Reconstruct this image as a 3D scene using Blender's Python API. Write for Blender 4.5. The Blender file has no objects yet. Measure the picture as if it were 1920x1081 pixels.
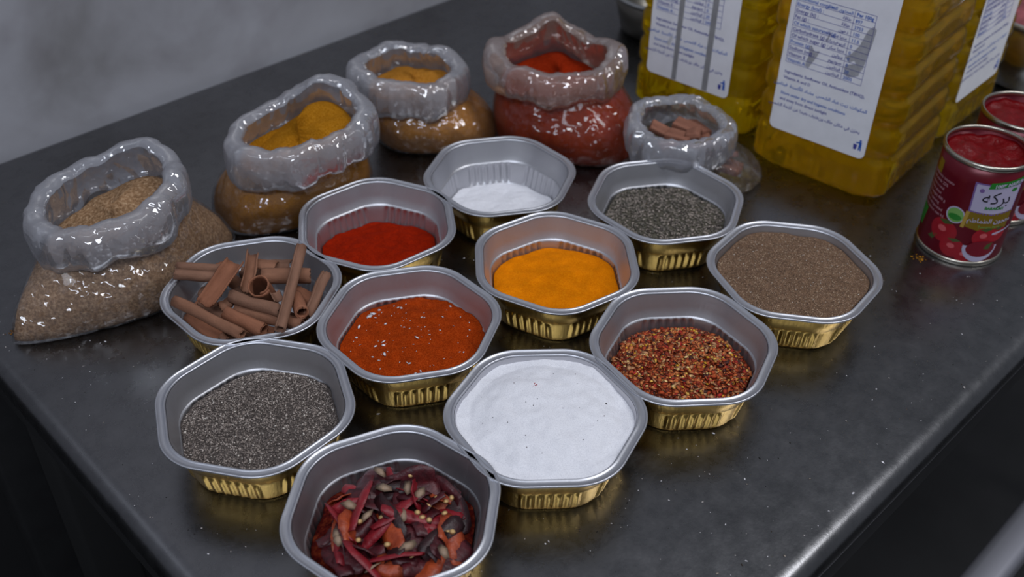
import bpy, bmesh, math, random
import numpy as np
from mathutils import Vector, Matrix, noise as mnoise

random.seed(7); rng = np.random.default_rng(7)
SC = bpy.context.scene
COL = SC.collection
PI = math.pi
R = math.radians

# ------------------------------------------------------------------ camera
cam_d = bpy.data.cameras.new('camera')
cam = bpy.data.objects.new('camera', cam_d); COL.objects.link(cam)
cam_d.sensor_width = 36.0
cam_d.lens = 1973.8 / 1920 * 36.0
cam_d.clip_start = 0.02
_pit, _rol = R(38.261), R(0.861)
_fw = Vector((0, math.cos(_pit), -math.sin(_pit))); _r = Vector((1, 0, 0)); _u = _r.cross(_fw)
_r2 = math.cos(_rol) * _r + math.sin(_rol) * _u
_u2 = -math.sin(_rol) * _r + math.cos(_rol) * _u
_m = Matrix((_r2, _u2, -_fw)).transposed().to_4x4()
_m.translation = Vector((0, 0, 0.5562))
cam.matrix_world = _m
cam_d.dof.use_dof = True
cam_d.dof.focus_distance = 0.76
cam_d.dof.aperture_fstop = 6.5
SC.camera = cam

# ------------------------------------------------------------------ light, world, exposure
SC.view_settings.view_transform = 'Standard'
SC.view_settings.look = 'None'
SC.view_settings.gamma = 1.0
SC.view_settings.use_curve_mapping = False
SC.view_settings.exposure = 0.0
SC.cycles.transparent_max_bounces = 40
SC.cycles.max_bounces = 14
SC.cycles.transmission_bounces = 12

world = bpy.data.worlds.new('world'); SC.world = world
world.use_nodes = True
_bg = world.node_tree.nodes['Background']
_bg.inputs[0].default_value = (0.80, 0.86, 1.0, 1)
_bg.inputs[1].default_value = 0.19

def area(name, loc, target, sx, sy, power, color):
    l = bpy.data.lights.new(name, 'AREA'); l.shape = 'RECTANGLE'
    l.size = sx; l.size_y = sy; l.energy = power; l.color = color
    o = bpy.data.objects.new(name, l); COL.objects.link(o)
    o.location = loc
    o.rotation_euler = (Vector(target) - Vector(loc)).to_track_quat('-Z', 'Y').to_euler()
    return o
area('ceiling_tube_lamp', (1.25, 0.50, 2.05), (0.05, 0.70, 0), 0.30, 1.3, 23.5, (0.95, 0.96, 1.0))
area('window_daylight', (-0.35, -0.65, 1.80), (-0.05, 0.70, 0), 1.5, 0.30, 18.5, (0.82, 0.88, 1.0))  # unseen front tube, added to fill bag fronts and brighten the gold foil

# ------------------------------------------------------------------ helpers
def lin(c):
    return tuple(((v / 255) / 12.92 if v / 255 <= 0.04045 else ((v / 255 + 0.055) / 1.055) ** 2.4) for v in c)

def new_mat(name):
    m = bpy.data.materials.new(name); m.use_nodes = True
    nt = m.node_tree
    return m, nt, nt.nodes['Principled BSDF']

def N(nt, t, **kw):
    n = nt.nodes.new(t)
    for k, v in kw.items():
        if k.startswith('i_'):
            n.inputs[int(k[2:])].default_value = v
        else:
            setattr(n, k, v)
    return n

def add_noise(nt, scale, detail=4, rough=0.6, coord='Object', stretch=None):
    tc = N(nt, 'ShaderNodeTexCoord')
    nz = N(nt, 'ShaderNodeTexNoise')
    nz.inputs['Scale'].default_value = scale; nz.inputs['Detail'].default_value = detail
    nz.inputs['Roughness'].default_value = rough
    if stretch:
        mp = N(nt, 'ShaderNodeMapping'); mp.inputs['Scale'].default_value = stretch
        nt.links.new(tc.outputs[coord], mp.inputs['Vector']); nt.links.new(mp.outputs[0], nz.inputs['Vector'])
    else:
        nt.links.new(tc.outputs[coord], nz.inputs['Vector'])
    return nz

def ramp(nt, fac, stops):
    r = N(nt, 'ShaderNodeValToRGB')
    e = r.color_ramp.elements
    while len(e) < len(stops): e.new(0.5)
    for i, (p, c) in enumerate(stops):
        e[i].position = p; e[i].color = (*c[:3], 1)
    nt.links.new(fac, r.inputs['Fac'])
    return r

def bump(nt, height, strength, dist, bsdf):
    b = N(nt, 'ShaderNodeBump'); b.inputs['Strength'].default_value = strength; b.inputs['Distance'].default_value = dist
    nt.links.new(height, b.inputs['Height'])
    if bsdf is not None: nt.links.new(b.outputs[0], bsdf.inputs['Normal'])
    return b

def plain(name, col, rough=0.6, metal=0.0, var=0.0, nscale=60, bstr=0.0, bdist=0.001, coat=0.0):
    m, nt, p = new_mat(name)
    p.inputs['Base Color'].default_value = (*col, 1)
    p.inputs['Roughness'].default_value = rough; p.inputs['Metallic'].default_value = metal
    if coat: p.inputs['Coat Weight'].default_value = coat
    if var or bstr:
        nz = add_noise(nt, nscale)
        if var:
            a = tuple(c * (1 - var) for c in col); b = tuple(min(1, c * (1 + var)) for c in col)
            r = ramp(nt, nz.outputs['Fac'], [(0.3, a), (0.7, b)])
            nt.links.new(r.outputs[0], p.inputs['Base Color'])
        if bstr: bump(nt, nz.outputs['Fac'], bstr, bdist, p)
    return m

def powder_mat(name, dark, mid, light, nscale=900, lump=120, bstr=0.6, bdist=0.0008, lv=1.0):
    m, nt, p = new_mat(name)
    p.inputs['Roughness'].default_value = 1.0; p.inputs['Specular IOR Level'].default_value = 0.04
    n1 = add_noise(nt, nscale, 3); n2 = add_noise(nt, lump, 5)
    r1 = ramp(nt, n1.outputs['Fac'], [(0.3, dark), (0.5, mid), (0.72, light)])
    r2 = ramp(nt, n2.outputs['Fac'], [(0.3, (1 - .22 * lv,) * 3), (0.7, (1 + .12 * lv,) * 3)])
    mx = N(nt, 'ShaderNodeMix', data_type='RGBA', blend_type='MULTIPLY'); mx.inputs[0].default_value = 1
    nt.links.new(r1.outputs[0], mx.inputs[6]); nt.links.new(r2.outputs[0], mx.inputs[7])
    nt.links.new(mx.outputs[2], p.inputs['Base Color'])
    ad = N(nt, 'ShaderNodeMath', operation='ADD')
    nt.links.new(n1.outputs['Fac'], ad.inputs[0]); nt.links.new(n2.outputs['Fac'], ad.inputs[1])
    bump(nt, ad.outputs[0], bstr, bdist, p)
    return m

def attr_mat(name, rough=0.8, spec=0.3, bstr=0.0, nscale=800):
    m, nt, p = new_mat(name)
    a = N(nt, 'ShaderNodeAttribute'); a.attribute_name = 'Col'
    nt.links.new(a.outputs['Color'], p.inputs['Base Color'])
    p.inputs['Roughness'].default_value = rough; p.inputs['Specular IOR Level'].default_value = spec
    if bstr:
        nz = add_noise(nt, nscale); bump(nt, nz.outputs['Fac'], bstr, 0.001, p)
    return m

def film_mat(name, haze=0.06, tint=(1, 1, 1), hazecol=(0.75, 0.77, 0.82), rough=0.07, bstr=0.5, nscale=55, bdist=0.004, gloss=1.0, glint=0.06):
    """thin clear plastic: mostly see-through, a glossy skin and a little milky haze"""
    m = bpy.data.materials.new(name); m.use_nodes = True
    nt = m.node_tree; nt.nodes.clear()
    out = N(nt, 'ShaderNodeOutputMaterial')
    tr = N(nt, 'ShaderNodeBsdfTransparent'); tr.inputs[0].default_value = (*tint, 1)
    gl = N(nt, 'ShaderNodeBsdfGlossy'); gl.inputs['Roughness'].default_value = rough
    df = N(nt, 'ShaderNodeBsdfDiffuse'); df.inputs[0].default_value = (*hazecol, 1)
    tl = N(nt, 'ShaderNodeBsdfTranslucent'); tl.inputs[0].default_value = (*hazecol, 1)
    dt = N(nt, 'ShaderNodeMixShader'); dt.inputs[0].default_value = 0.45
    nt.links.new(df.outputs[0], dt.inputs[1]); nt.links.new(tl.outputs[0], dt.inputs[2])
    n1 = add_noise(nt, nscale * 0.5, 2, 0.5)
    n2 = add_noise(nt, nscale, 2.0, 0.5, stretch=(1, 1, 0.7)); n2.noise_type = 'RIDGED_MULTIFRACTAL'
    n2.inputs['Distortion'].default_value = 0.35
    ad = N(nt, 'ShaderNodeMath', operation='MULTIPLY_ADD'); ad.inputs[1].default_value = 0.6
    nt.links.new(n2.outputs[0], ad.inputs[0]); nt.links.new(n1.outputs[0], ad.inputs[2])
    b = N(nt, 'ShaderNodeBump'); b.inputs['Strength'].default_value = bstr; b.inputs['Distance'].default_value = bdist
    nt.links.new(ad.outputs[0], b.inputs['Height'])
    nt.links.new(b.outputs[0], gl.inputs['Normal']); nt.links.new(b.outputs[0], df.inputs['Normal'])
    hz = ramp(nt, n1.outputs[0], [(0.3, (haze * 0.8,) * 3), (0.75, (min(1, haze * 1.2),) * 3)])
    m1 = N(nt, 'ShaderNodeMixShader'); nt.links.new(hz.outputs[0], m1.inputs[0])
    nt.links.new(tr.outputs[0], m1.inputs[1]); nt.links.new(dt.outputs[0], m1.inputs[2])
    fr = N(nt, 'ShaderNodeFresnel'); fr.inputs[0].default_value = 1.45
    fm = N(nt, 'ShaderNodeMath', operation='MULTIPLY'); fm.inputs[1].default_value = gloss; fm.use_clamp = True
    nt.links.new(fr.outputs[0], fm.inputs[0])
    m2 = N(nt, 'ShaderNodeMixShader'); nt.links.new(fm.outputs[0], m2.inputs[0])
    nt.links.new(m1.outputs[0], m2.inputs[1]); nt.links.new(gl.outputs[0], m2.inputs[2])
    # crisp glints on tiny creases
    vo = N(nt, 'ShaderNodeTexVoronoi'); vo.inputs['Scale'].default_value = nscale * 2.6
    tc = N(nt, 'ShaderNodeTexCoord'); nt.links.new(tc.outputs['Object'], vo.inputs['Vector'])
    n3 = add_noise(nt, nscale * 1.4, 2, 0.5)
    a3 = N(nt, 'ShaderNodeMath', operation='MULTIPLY_ADD'); a3.inputs[1].default_value = 0.5
    nt.links.new(vo.outputs['Distance'], a3.inputs[0]); nt.links.new(n3.outputs[0], a3.inputs[2])
    b3 = N(nt, 'ShaderNodeBump'); b3.inputs['Strength'].default_value = 1.0; b3.inputs['Distance'].default_value = 0.006
    nt.links.new(a3.outputs[0], b3.inputs['Height'])
    g3 = N(nt, 'ShaderNodeBsdfGlossy'); g3.inputs['Roughness'].default_value = 0.04; nt.links.new(b3.outputs[0], g3.inputs['Normal'])
    m3 = N(nt, 'ShaderNodeMixShader'); m3.inputs[0].default_value = glint
    nt.links.new(m2.outputs[0], m3.inputs[1]); nt.links.new(g3.outputs[0], m3.inputs[2])
    nt.links.new(m3.outputs[0], out.inputs[0])
    return m

def mesh_from(name, verts, faces, smooth=True):
    me = bpy.data.meshes.new(name)
    me.from_pydata([tuple(map(float, v)) for v in verts], [], [tuple(f) for f in faces])
    if smooth:
        me.polygons.foreach_set('use_smooth', [True] * len(me.polygons))
    me.update()
    return me

def obj(name, me, mats=None, parent=None):
    o = bpy.data.objects.new(name, me); COL.objects.link(o)
    if mats is not None:
        for m in (mats if isinstance(mats, (list, tuple)) else [mats]):
            me.materials.append(m)
    if parent: o.parent = parent
    return o

def tag(o, label, cat, group=None, kind=None):
    o['label'] = label; o['category'] = cat
    if group: o['group'] = group
    if kind: o['kind'] = kind
    return o

def thing(name, label, cat, loc=(0, 0, 0), rz=0, group=None):
    o = bpy.data.objects.new(name, None); COL.objects.link(o)
    o.empty_display_size = 0.02
    o.location = loc; o.rotation_euler = (0, 0, rz)
    return tag(o, label, cat, group)

def loft(rings, cap0=False, cap1=False, closed_ring=True, loop=False):
    """rings: list of equal-length point lists"""
    n = len(rings[0]); V = [p for r in rings for p in r]; F = []
    m = len(rings)
    for i in range(m if loop else m - 1):
        j2 = (i + 1) % m
        for k in range(n if closed_ring else n - 1):
            k2 = (k + 1) % n
            F.append((i * n + k, i * n + k2, j2 * n + k2, j2 * n + k))
    def cap(idx, flip):
        c = np.mean(np.array(rings[idx]), axis=0); V.append(tuple(c)); ci = len(V) - 1
        base = (idx % m) * n
        for k in range(n):
            k2 = (k + 1) % n
            F.append((ci, base + k2, base + k) if not flip else (ci, base + k, base + k2))
    if cap0: cap(0, False)
    if cap1: cap(m - 1, True)
    return V, F

def box_bm(sx, sy, sz, bev=0.0, seg=2):
    bm = bmesh.new(); bmesh.ops.create_cube(bm, size=1)
    bmesh.ops.scale(bm, vec=(sx, sy, sz), verts=bm.verts)
    if bev:
        bmesh.ops.bevel(bm, geom=bm.edges[:], offset=bev, segments=seg, affect='EDGES', profile=0.5)
    return bm

def bm_mesh(name, bm, smooth=True):
    me = bpy.data.meshes.new(name); bm.to_mesh(me); bm.free()
    if smooth: me.polygons.foreach_set('use_smooth', [True] * len(me.polygons))
    return me

def nz3(x, y, z): return mnoise.noise(Vector((x, y, z)))

# ------------------------------------------------------------------ table frame (u along the wall, v towards the wall)
TH = R(44.75)
CU, SU = math.cos(TH), math.sin(TH)
def uv(u, v, z=0.0): return Vector((u * CU - v * SU, u * SU + v * CU, z))
U0, U1, V0, V1 = 0.135, 2.10, 0.160, 1.004

# materials for the setting
def steel_mat():
    m, nt, p = new_mat('worn_steel')
    p.inputs['Metallic'].default_value = 1.0
    n1 = add_noise(nt, 7, 6, 0.65); n2 = add_noise(nt, 60, 6, 0.7); n3 = add_noise(nt, 420, 3, 0.6)
    r = ramp(nt, n1.outputs[0], [(0.2, (0.175, 0.175, 0.179)), (0.55, (0.21, 0.21, 0.216)), (0.85, (0.245, 0.245, 0.253))])
    r2 = ramp(nt, n2.outputs[0], [(0.3, (0.88,) * 3), (0.7, (1.06,) * 3)])
    mx = N(nt, 'ShaderNodeMix', data_type='RGBA', blend_type='MULTIPLY'); mx.inputs[0].default_value = 1
    nt.links.new(r.outputs[0], mx.inputs[6]); nt.links.new(r2.outputs[0], mx.inputs[7])
    nt.links.new(mx.outputs[2], p.inputs['Base Color'])
    rr = ramp(nt, n2.outputs[0], [(0.25, (0.23,) * 3), (0.75, (0.34,) * 3)])
    nt.links.new(rr.outputs[0], p.inputs['Roughness'])
    bump(nt, n3.outputs[0], 0.12, 0.0006, p)
    return m
STEEL = steel_mat()
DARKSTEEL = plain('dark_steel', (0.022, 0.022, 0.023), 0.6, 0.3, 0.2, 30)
BLACK = plain('black_paint', (0.006, 0.006, 0.006), 0.7)

def wall_mat():
    m, nt, p = new_mat('grey_marble_tile')
    n1 = add_noise(nt, 5.0, 5, 0.55); n1.inputs['Distortion'].default_value = 0.6
    n2 = add_noise(nt, 14, 3, 0.5)
    r = ramp(nt, n1.outputs[0], [(0.25, (0.225, 0.222, 0.232)), (0.45, (0.33, 0.33, 0.358)), (0.75, (0.41, 0.418, 0.455))])
    r2 = ramp(nt, n2.outputs[0], [(0.25, (0.82, 0.80, 0.80)), (0.45, (1, 1, 1))])
    mx = N(nt, 'ShaderNodeMix', data_type='RGBA', blend_type='MULTIPLY'); mx.inputs[0].default_value = 1
    nt.links.new(r.outputs[0], mx.inputs[6]); nt.links.new(r2.outputs[0], mx.inputs[7])
    nt.links.new(mx.outputs[2], p.inputs['Base Color']); p.inputs['Roughness'].default_value = 0.35
    return m
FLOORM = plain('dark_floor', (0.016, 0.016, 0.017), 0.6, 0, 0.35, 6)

# ------------------------------------------------------------------ the setting: wall, floor
bm = box_bm(3.6, 0.05, 2.08, 0)
w = obj('wall_back', bm_mesh('wall_back', bm, False), wall_mat())
w.location = uv(0.9, V1 + 0.028, 1.01); w.rotation_euler = (0, 0, TH)
w['kind'] = 'structure'; w['label'] = 'grey marbled wall tile behind the steel table'
bm = box_bm(3.6, 0.05, 0.82, 0)  # lower wall, coloured dark to keep the area beside the table dark
bb = obj('wall_back_lower', bm_mesh('wall_back_lower', bm, False), plain('dark_lower_wall', (0.016, 0.016, 0.017), 0.7))
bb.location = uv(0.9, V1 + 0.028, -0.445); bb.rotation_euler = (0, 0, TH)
bb['kind'] = 'structure'; bb['label'] = 'dark lower part of the wall below the table top'
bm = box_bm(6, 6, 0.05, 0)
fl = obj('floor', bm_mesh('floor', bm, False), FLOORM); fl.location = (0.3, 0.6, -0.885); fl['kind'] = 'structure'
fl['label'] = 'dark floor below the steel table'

# ------------------------------------------------------------------ steel table
tb = thing('steel_table', 'worn stainless steel work table with rolled edge carrying all the spice trays', 'table', (0, 0, 0), 0)
TT = 0.034
bm = box_bm(U1 - U0, V1 - V0, TT, 0.015, 7)
tt = obj('tabletop', bm_mesh('tabletop', bm), STEEL, tb)
tt.location = uv((U0 + U1) / 2, (V0 + V1) / 2, -TT / 2); tt.rotation_euler = (0, 0, TH)
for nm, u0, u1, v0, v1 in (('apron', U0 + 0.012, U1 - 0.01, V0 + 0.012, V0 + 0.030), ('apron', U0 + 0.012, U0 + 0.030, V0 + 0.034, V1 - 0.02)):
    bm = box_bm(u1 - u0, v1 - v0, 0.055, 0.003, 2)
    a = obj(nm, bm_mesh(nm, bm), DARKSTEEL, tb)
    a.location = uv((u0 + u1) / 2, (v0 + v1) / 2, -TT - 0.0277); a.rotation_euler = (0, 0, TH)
for (u, v, mt) in ((U0 + 0.035, V0 + 0.05, DARKSTEEL), (U0 + 0.035, 0.71, BLACK), (U1 - 0.04, V0 + 0.05, DARKSTEEL), (U1 - 0.04, V1 - 0.06, DARKSTEEL), (U0 + 0.035, V1 - 0.05, DARKSTEEL)):
    bm = box_bm(0.045, 0.045, 0.78, 0.005, 2)
    a = obj('leg', bm_mesh('leg', bm), mt, tb)
    a.location = uv(u, v, -0.078 - 0.39); a.rotation_euler = (0, 0, TH)

# pale steel bar low beside the table
bm = box_bm(1.6, 0.036, 0.036, 0.010, 3)
br = obj('steel_bench_rail', bm_mesh('steel_bench_rail', bm), plain('pale_steel', (0.34, 0.34, 0.38), 0.45, 0.7))
br.location = (0.552, 0.728, -0.33); br.rotation_euler = (0, 0, TH)
tag(br, 'pale steel bench rail low on the floor side of the table', 'rail')
for s in (-0.6, 0.6):
    bm = box_bm(0.035, 0.035, 0.505, 0.004, 1)
    lg = obj('leg', bm_mesh('leg', bm), br.data.materials[0], br); lg.location = (s, 0, -0.2775)

# ------------------------------------------------------------------ foil trays
NS, NC = 24, 30           # points per straight side and per corner
def hexring(a, rr, z, flute=None):
    pts = []
    ai = a - rr
    half = ai * math.tan(PI / 6)
    for k in range(6):
        ac = PI / 6 + k * PI / 3
        n = (math.cos(ac), math.sin(ac)); t = (-n[1], n[0])
        for i in range(NS):
            s = -1 + 2 * i / (NS - 1)
            d = a + (flute(s * half, k) if flute else 0)
            pts.append((n[0] * d + t[0] * s * half, n[1] * d + t[1] * s * half, z))
        vc = (ai / math.cos(PI / 6) * math.cos(ac + PI / 6), ai / math.cos(PI / 6) * math.sin(ac + PI / 6))
        for i in range(1, NC + 1):
            th = ac + PI / 3 * i / (NC + 1); arc = rr * PI / 3 * i / (NC + 1)
            e = flute(half + min(arc, rr * PI / 3 - arc), k) if flute else 0
            pts.append((vc[0] + (rr + e) * math.cos(th), vc[1] + (rr + e) * math.sin(th), z))
    return pts
RRF = 0.59
H_T = 0.0435
WALL_PROF = [(0.0485, 0.0040), (0.0525, 0.0225), (0.0545, 0.0240), (0.0590, 0.0425)]
def inner_a(z):
    zs = [p[1] for p in WALL_PROF]; as_ = [p[0] for p in WALL_PROF]
    return float(np.interp(z, zs, as_))
def hex_radius(a, ang, rr=None):
    """distance from the centre to the rounded hexagon of apothem a in direction ang"""
    rr = a * RRF if rr is None else rr
    ai = a - rr
    k = math.floor(ang / (PI / 3)); ac = (k + 0.5) * PI / 3
    d = ang - ac
    if abs(a * math.tan(d)) <= ai * math.tan(PI / 6): return a / math.cos(d)
    vx = ai / math.cos(PI / 6); dd = PI / 6 - abs(d)
    return vx * math.cos(dd) + math.sqrt(max(0, rr * rr - (vx * math.sin(dd)) ** 2))

def tray_meshes():
    def fl(amp):
        def f(s, k):
            w_ = min(1.0, max(0.0, (0.0205 - abs(s)) / 0.0015))
            return amp * w_ * min(1.0, max(0.0, 0.5 + 0.80 * math.cos(2 * PI * s / 0.0062)))
        return f
    prof = [(0.0, 0.0), (0.02, 0.0), (0.0455, 0.0), (0.0475, 0.0006), (0.0486, 0.0020), (0.0490, 0.0032), (0.0493, 0.0044), (0.0498, 0.0065), (0.0507, 0.0110), (0.0517, 0.0160),
            (0.0523, 0.0190), (0.0526, 0.0204), (0.0530, 0.0218), (0.0533, 0.0228), (0.0541, 0.0233), (0.0546, 0.0240), (0.0568, 0.0320), (0.0594, 0.0424)]
    fa = {5: 0.0006, 6: 0.0013, 7: 0.0017, 8: 0.0018, 9: 0.0018, 10: 0.0017, 11: 0.0012, 12: 0.0003}
    outer = [hexring(max(a, 1e-4), max(a, 1e-4) * RRF, z, fl(fa[i]) if i in fa else None) for i, (a, z) in enumerate(prof)]
    off = 0.0007
    inner = [hexring(max(a - off, 1e-4) if a > 0.03 else max(a, 1e-4), max(a - off, 1e-4) * RRF if a > 0.03 else max(a, 1e-4) * RRF, z + (off if a < 0.05 else 0.0003),
                     fl(fa[i]) if i in fa else None) for i, (a, z) in enumerate(prof)]
    Vo, Fo = loft(outer); Vi, Fi = loft(inner)
    n0 = len(Vo)
    V = Vo + Vi
    F = [f for f in Fo] + [tuple(n0 + i for i in reversed(f)) for f in Fi]
    me = mesh_from('foil_body', V, [tuple(reversed(f)) for f in F][0:0] + F)
    # the outer skin is gold, the inner skin silver
    mi = [0] * len(Fo) + [1] * len(Fi)
    me.polygons.foreach_set('material_index', mi)
    uvl = me.uv_layers.new(name='UVMap')
    n = len(outer[0])
    uvs = np.zeros((len(me.loops), 2)); li = np.zeros(len(me.loops), dtype=np.int32); me.loops.foreach_get('vertex_index', li)
    uvs[:, 0] = (li % n0 % n) / n; zz = np.array([v[2] for v in V]); uvs[:, 1] = zz[li] / H_T
    uvl.data.foreach_set('uv', uvs.ravel())
    rp = [(0.0586, 0.0410), (0.0590, 0.0430), (0.0594, 0.0438), (0.0600, 0.0440), (0.0606, 0.0435), (0.0614, 0.0432), (0.0640, 0.0432), (0.0645, 0.0437), (0.0651, 0.0441),
          (0.0657, 0.0439), (0.0660, 0.0432), (0.0657, 0.0425), (0.0651, 0.0423), (0.0640, 0.0425), (0.0610, 0.0425), (0.0598, 0.0418)]
    Vr, Fr = loft([hexring(a, a * RRF, z) for a, z in rp], loop=True)
    rim = mesh_from('foil_rim', Vr, Fr)
    for mm in (me, rim):
        b = bmesh.new(); b.from_mesh(mm); bmesh.ops.recalc_face_normals(b, faces=b.faces[:]) if mm is rim else None; b.to_mesh(mm); b.free()
    return me, rim

def foil_mat(name, col, rough, bstr, nsc=(150, 3.0, 1)):
    m, nt, p = new_mat(name)
    p.inputs['Metallic'].default_value = 1.0; p.inputs['Base Color'].default_value = (*col, 1); p.inputs['Roughness'].default_value = rough
    n1 = add_noise(nt, 1.0, 3, 0.55, 'UV', nsc); n2 = add_noise(nt, 260, 3, 0.5)
    ad = N(nt, 'ShaderNodeMath', operation='MULTIPLY_ADD'); ad.inputs[1].default_value = 0.25
    nt.links.new(n2.outputs[0], ad.inputs[0]); nt.links.new(n1.outputs[0], ad.inputs[2])
    bump(nt, ad.outputs[0], bstr, 0.0012, p)
    return m
GOLD = foil_mat('gold_foil', (0.80, 0.53, 0.145), 0.27, 0.24)
SILVER = foil_mat('silver_foil', (0.56, 0.56, 0.585), 0.46, 0.14)
m_, nt_, p_ = new_mat('silver_rim'); p_.inputs['Metallic'].default_value = 1; p_.inputs['Base Color'].default_value = (0.58, 0.59, 0.63, 1); p_.inputs['Roughness'].default_value = 0.42
_n = add_noise(nt_, 300, 3); bump(nt_, _n.outputs[0], 0.12, 0.0006, p_)
RIM = m_

body_me, rim_me = tray_meshes()
body_me.materials.append(GOLD); body_me.materials.append(SILVER); rim_me.materials.append(RIM)
TRAYS = {  # x, y, rotation
 'salt_low': (-0.0125, 0.8175, 12.4, 'gold foil tray with a low layer of white salt, before the red spice bag'),
 'redpow': (-0.1160, 0.7389, -21.0, 'gold foil tray a third full of bright red powder, in front of the curry bag'),
 'seeds': (0.1346, 0.7807, 12.1, 'gold foil tray of coarse grey green dried herb, in front of the bark bag'),
 'turm': (0.0356, 0.6883, -26.7, 'gold foil tray of orange turmeric powder in the middle of the group'),
 'brown': (0.2276, 0.6808, -8.9, 'gold foil tray filled to the rim with fine brown spice, rightmost tray'),
 'cinn': (-0.2036, 0.6462, 15.9, 'gold foil tray heaped with cinnamon sticks'),
 'papr': (-0.0768, 0.6091, 13.7, 'gold foil tray of rust red paprika flecked with salt crumbs'),
 'flakes': (0.1275, 0.5881, 4.5, 'gold foil tray of crushed chilli flakes with yellow seeds'),
 'pepper': (-0.1756, 0.5190, -10.9, 'gold foil tray of coarse ground grey pepper at the left front'),
 'saltfull': (0.0242, 0.5125, 3.0, 'gold foil tray heaped to the rim with white salt'),
 'chili': (-0.0725, 0.4302, 24.3, 'gold foil tray of torn dried red chillies, nearest the camera'),
}
def Tm(k):
    x, y, r, _ = TRAYS[k]
    return Matrix.Translation((x, y, 0)) @ Matrix.Rotation(R(r), 4, 'Z')
for k, (x, y, r, lab) in TRAYS.items():
    t = thing('foil_tray', lab, 'tray', (x, y, 0.0003), R(r), 'gold foil spice trays on the steel table')
    obj('body', body_me, None, t); obj('rim', rim_me, None, t)

# ------------------------------------------------------------------ heaps inside trays
def heap_fn(z_edge, dome, tx=0.0, ty=0.0, lump=0.002, ls=45, seed=0, flat=2.0, crater=0.0):
    """height over tray-local x,y ; tx,ty tilt (m per m)"""
    def f(x, y):
        r2 = min(1.0, (x * x + y * y) / (0.052 ** 2))
        z = z_edge + dome * (1 - r2 ** (flat / 2)) + tx * x + ty * y
        z += lump * nz3(x * ls + seed, y * ls, seed * 0.7) + lump * 0.45 * nz3(x * ls * 3 + seed, y * ls * 3, seed * 1.7)
        return z
    return f

def heap(name, key, f, mat, label, cat, nr=44, na=144, aoff=0.0012):
    rings = []
    for i in range(nr + 1):
        t = (i / nr) ** 0.8
        ring = []
        for j in range(na):
            a = 2 * PI * j / na
            z = f(0.05 * math.cos(a), 0.05 * math.sin(a))
            Rw = hex_radius(inner_a(max(0.004, min(z, 0.0425))) - aoff, a)
            x, y = t * Rw * math.cos(a) if i else 1e-5 * math.cos(a), t * Rw * math.sin(a) if i else 1e-5 * math.sin(a)
            ring.append((x, y, max(0.0016, f(x, y))))
        rings.append(ring)
    # skirt down the wall
    last = rings[-1]
    sk = []
    for j, (x, y, z) in enumerate(last):
        a = 2 * PI * j / na; z2 = max(0.0014, z - 0.012)
        Rw = min(math.hypot(x, y), hex_radius(inner_a(max(0.004, z2)) - aoff - 0.0012, a))
        sk.append((Rw * math.cos(a), Rw * math.sin(a), z2))
    rings.append(sk)
    V, F = loft(rings, cap1=True)
    me = mesh_from(name, V, F)
    o = obj(name, me, mat); o.matrix_world = Tm(key)
    tag(o, label, cat, None, 'stuff')
    return o

def rand_rot(n):
    q = rng.normal(size=(n, 4)); q /= np.linalg.norm(q, axis=1)[:, None]
    w, x, y, z = q.T
    return np.stack([np.stack([1 - 2 * (y * y + z * z), 2 * (x * y - z * w), 2 * (x * z + y * w)], 1),
                     np.stack([2 * (x * y + z * w), 1 - 2 * (x * x + z * z), 2 * (y * z - x * w)], 1),
                     np.stack([2 * (x * z - y * w), 2 * (y * z + x * w), 1 - 2 * (x * x + y * y)], 1)], 1)
def tilt_rot(n, tilt):
    """random yaw plus a limited tilt"""
    ya = rng.uniform(0, 2 * PI, n); ti = rng.normal(0, tilt, n); ax = rng.uniform(0, 2 * PI, n)
    c, s = np.cos(ya), np.sin(ya); Z = np.zeros(n); O = np.ones(n)
    A = np.stack([np.stack([c, -s, Z], 1), np.stack([s, c, Z], 1), np.stack([Z, Z, O], 1)], 1)
    kx, ky = np.cos(ax), np.sin(ax); ct, st = np.cos(ti), np.sin(ti)
    B = np.stack([np.stack([ct + kx * kx * (1 - ct), kx * ky * (1 - ct), ky * st], 1),
                  np.stack([kx * ky * (1 - ct), ct + ky * ky * (1 - ct), -kx * st], 1),
                  np.stack([-ky * st, kx * st, ct], 1)], 1)
    return B @ A

OCT_V = np.array([(1, 0, 0), (-1, 0, 0), (0, 1, 0), (0, -1, 0), (0, 0, 1), (0, 0, -1)], float)
OCT_F = [(0, 2, 4), (2, 1, 4), (1, 3, 4), (3, 0, 4), (2, 0, 5), (1, 2, 5), (3, 1, 5), (0, 3, 5)]
FLK_V = np.array([(-1, -.6, 0), (.2, -.9, .15), (1, -.2, 0), (.7, .7, -.1), (-.3, .9, .1), (-1, .3, -.1), (0, 0, .28), (0, 0, -.05)], float)
FLK_F = [(0, 1, 6), (1, 2, 6), (2, 3, 6), (3, 4, 6), (4, 5, 6), (5, 0, 6), (1, 0, 7), (2, 1, 7), (3, 2, 7), (4, 3, 7), (5, 4, 7), (0, 5, 7)]
def disc_shape(n=8):
    v = [(math.cos(2 * PI * i / n), math.sin(2 * PI * i / n), 0) for i in range(n)] + [(0, 0, .35), (0, 0, -.3)]
    f = [(i, (i + 1) % n, n) for i in range(n)] + [((i + 1) % n, i, n + 1) for i in range(n)]
    return np.array(v, float), f
DSC_V, DSC_F = disc_shape()

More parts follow.
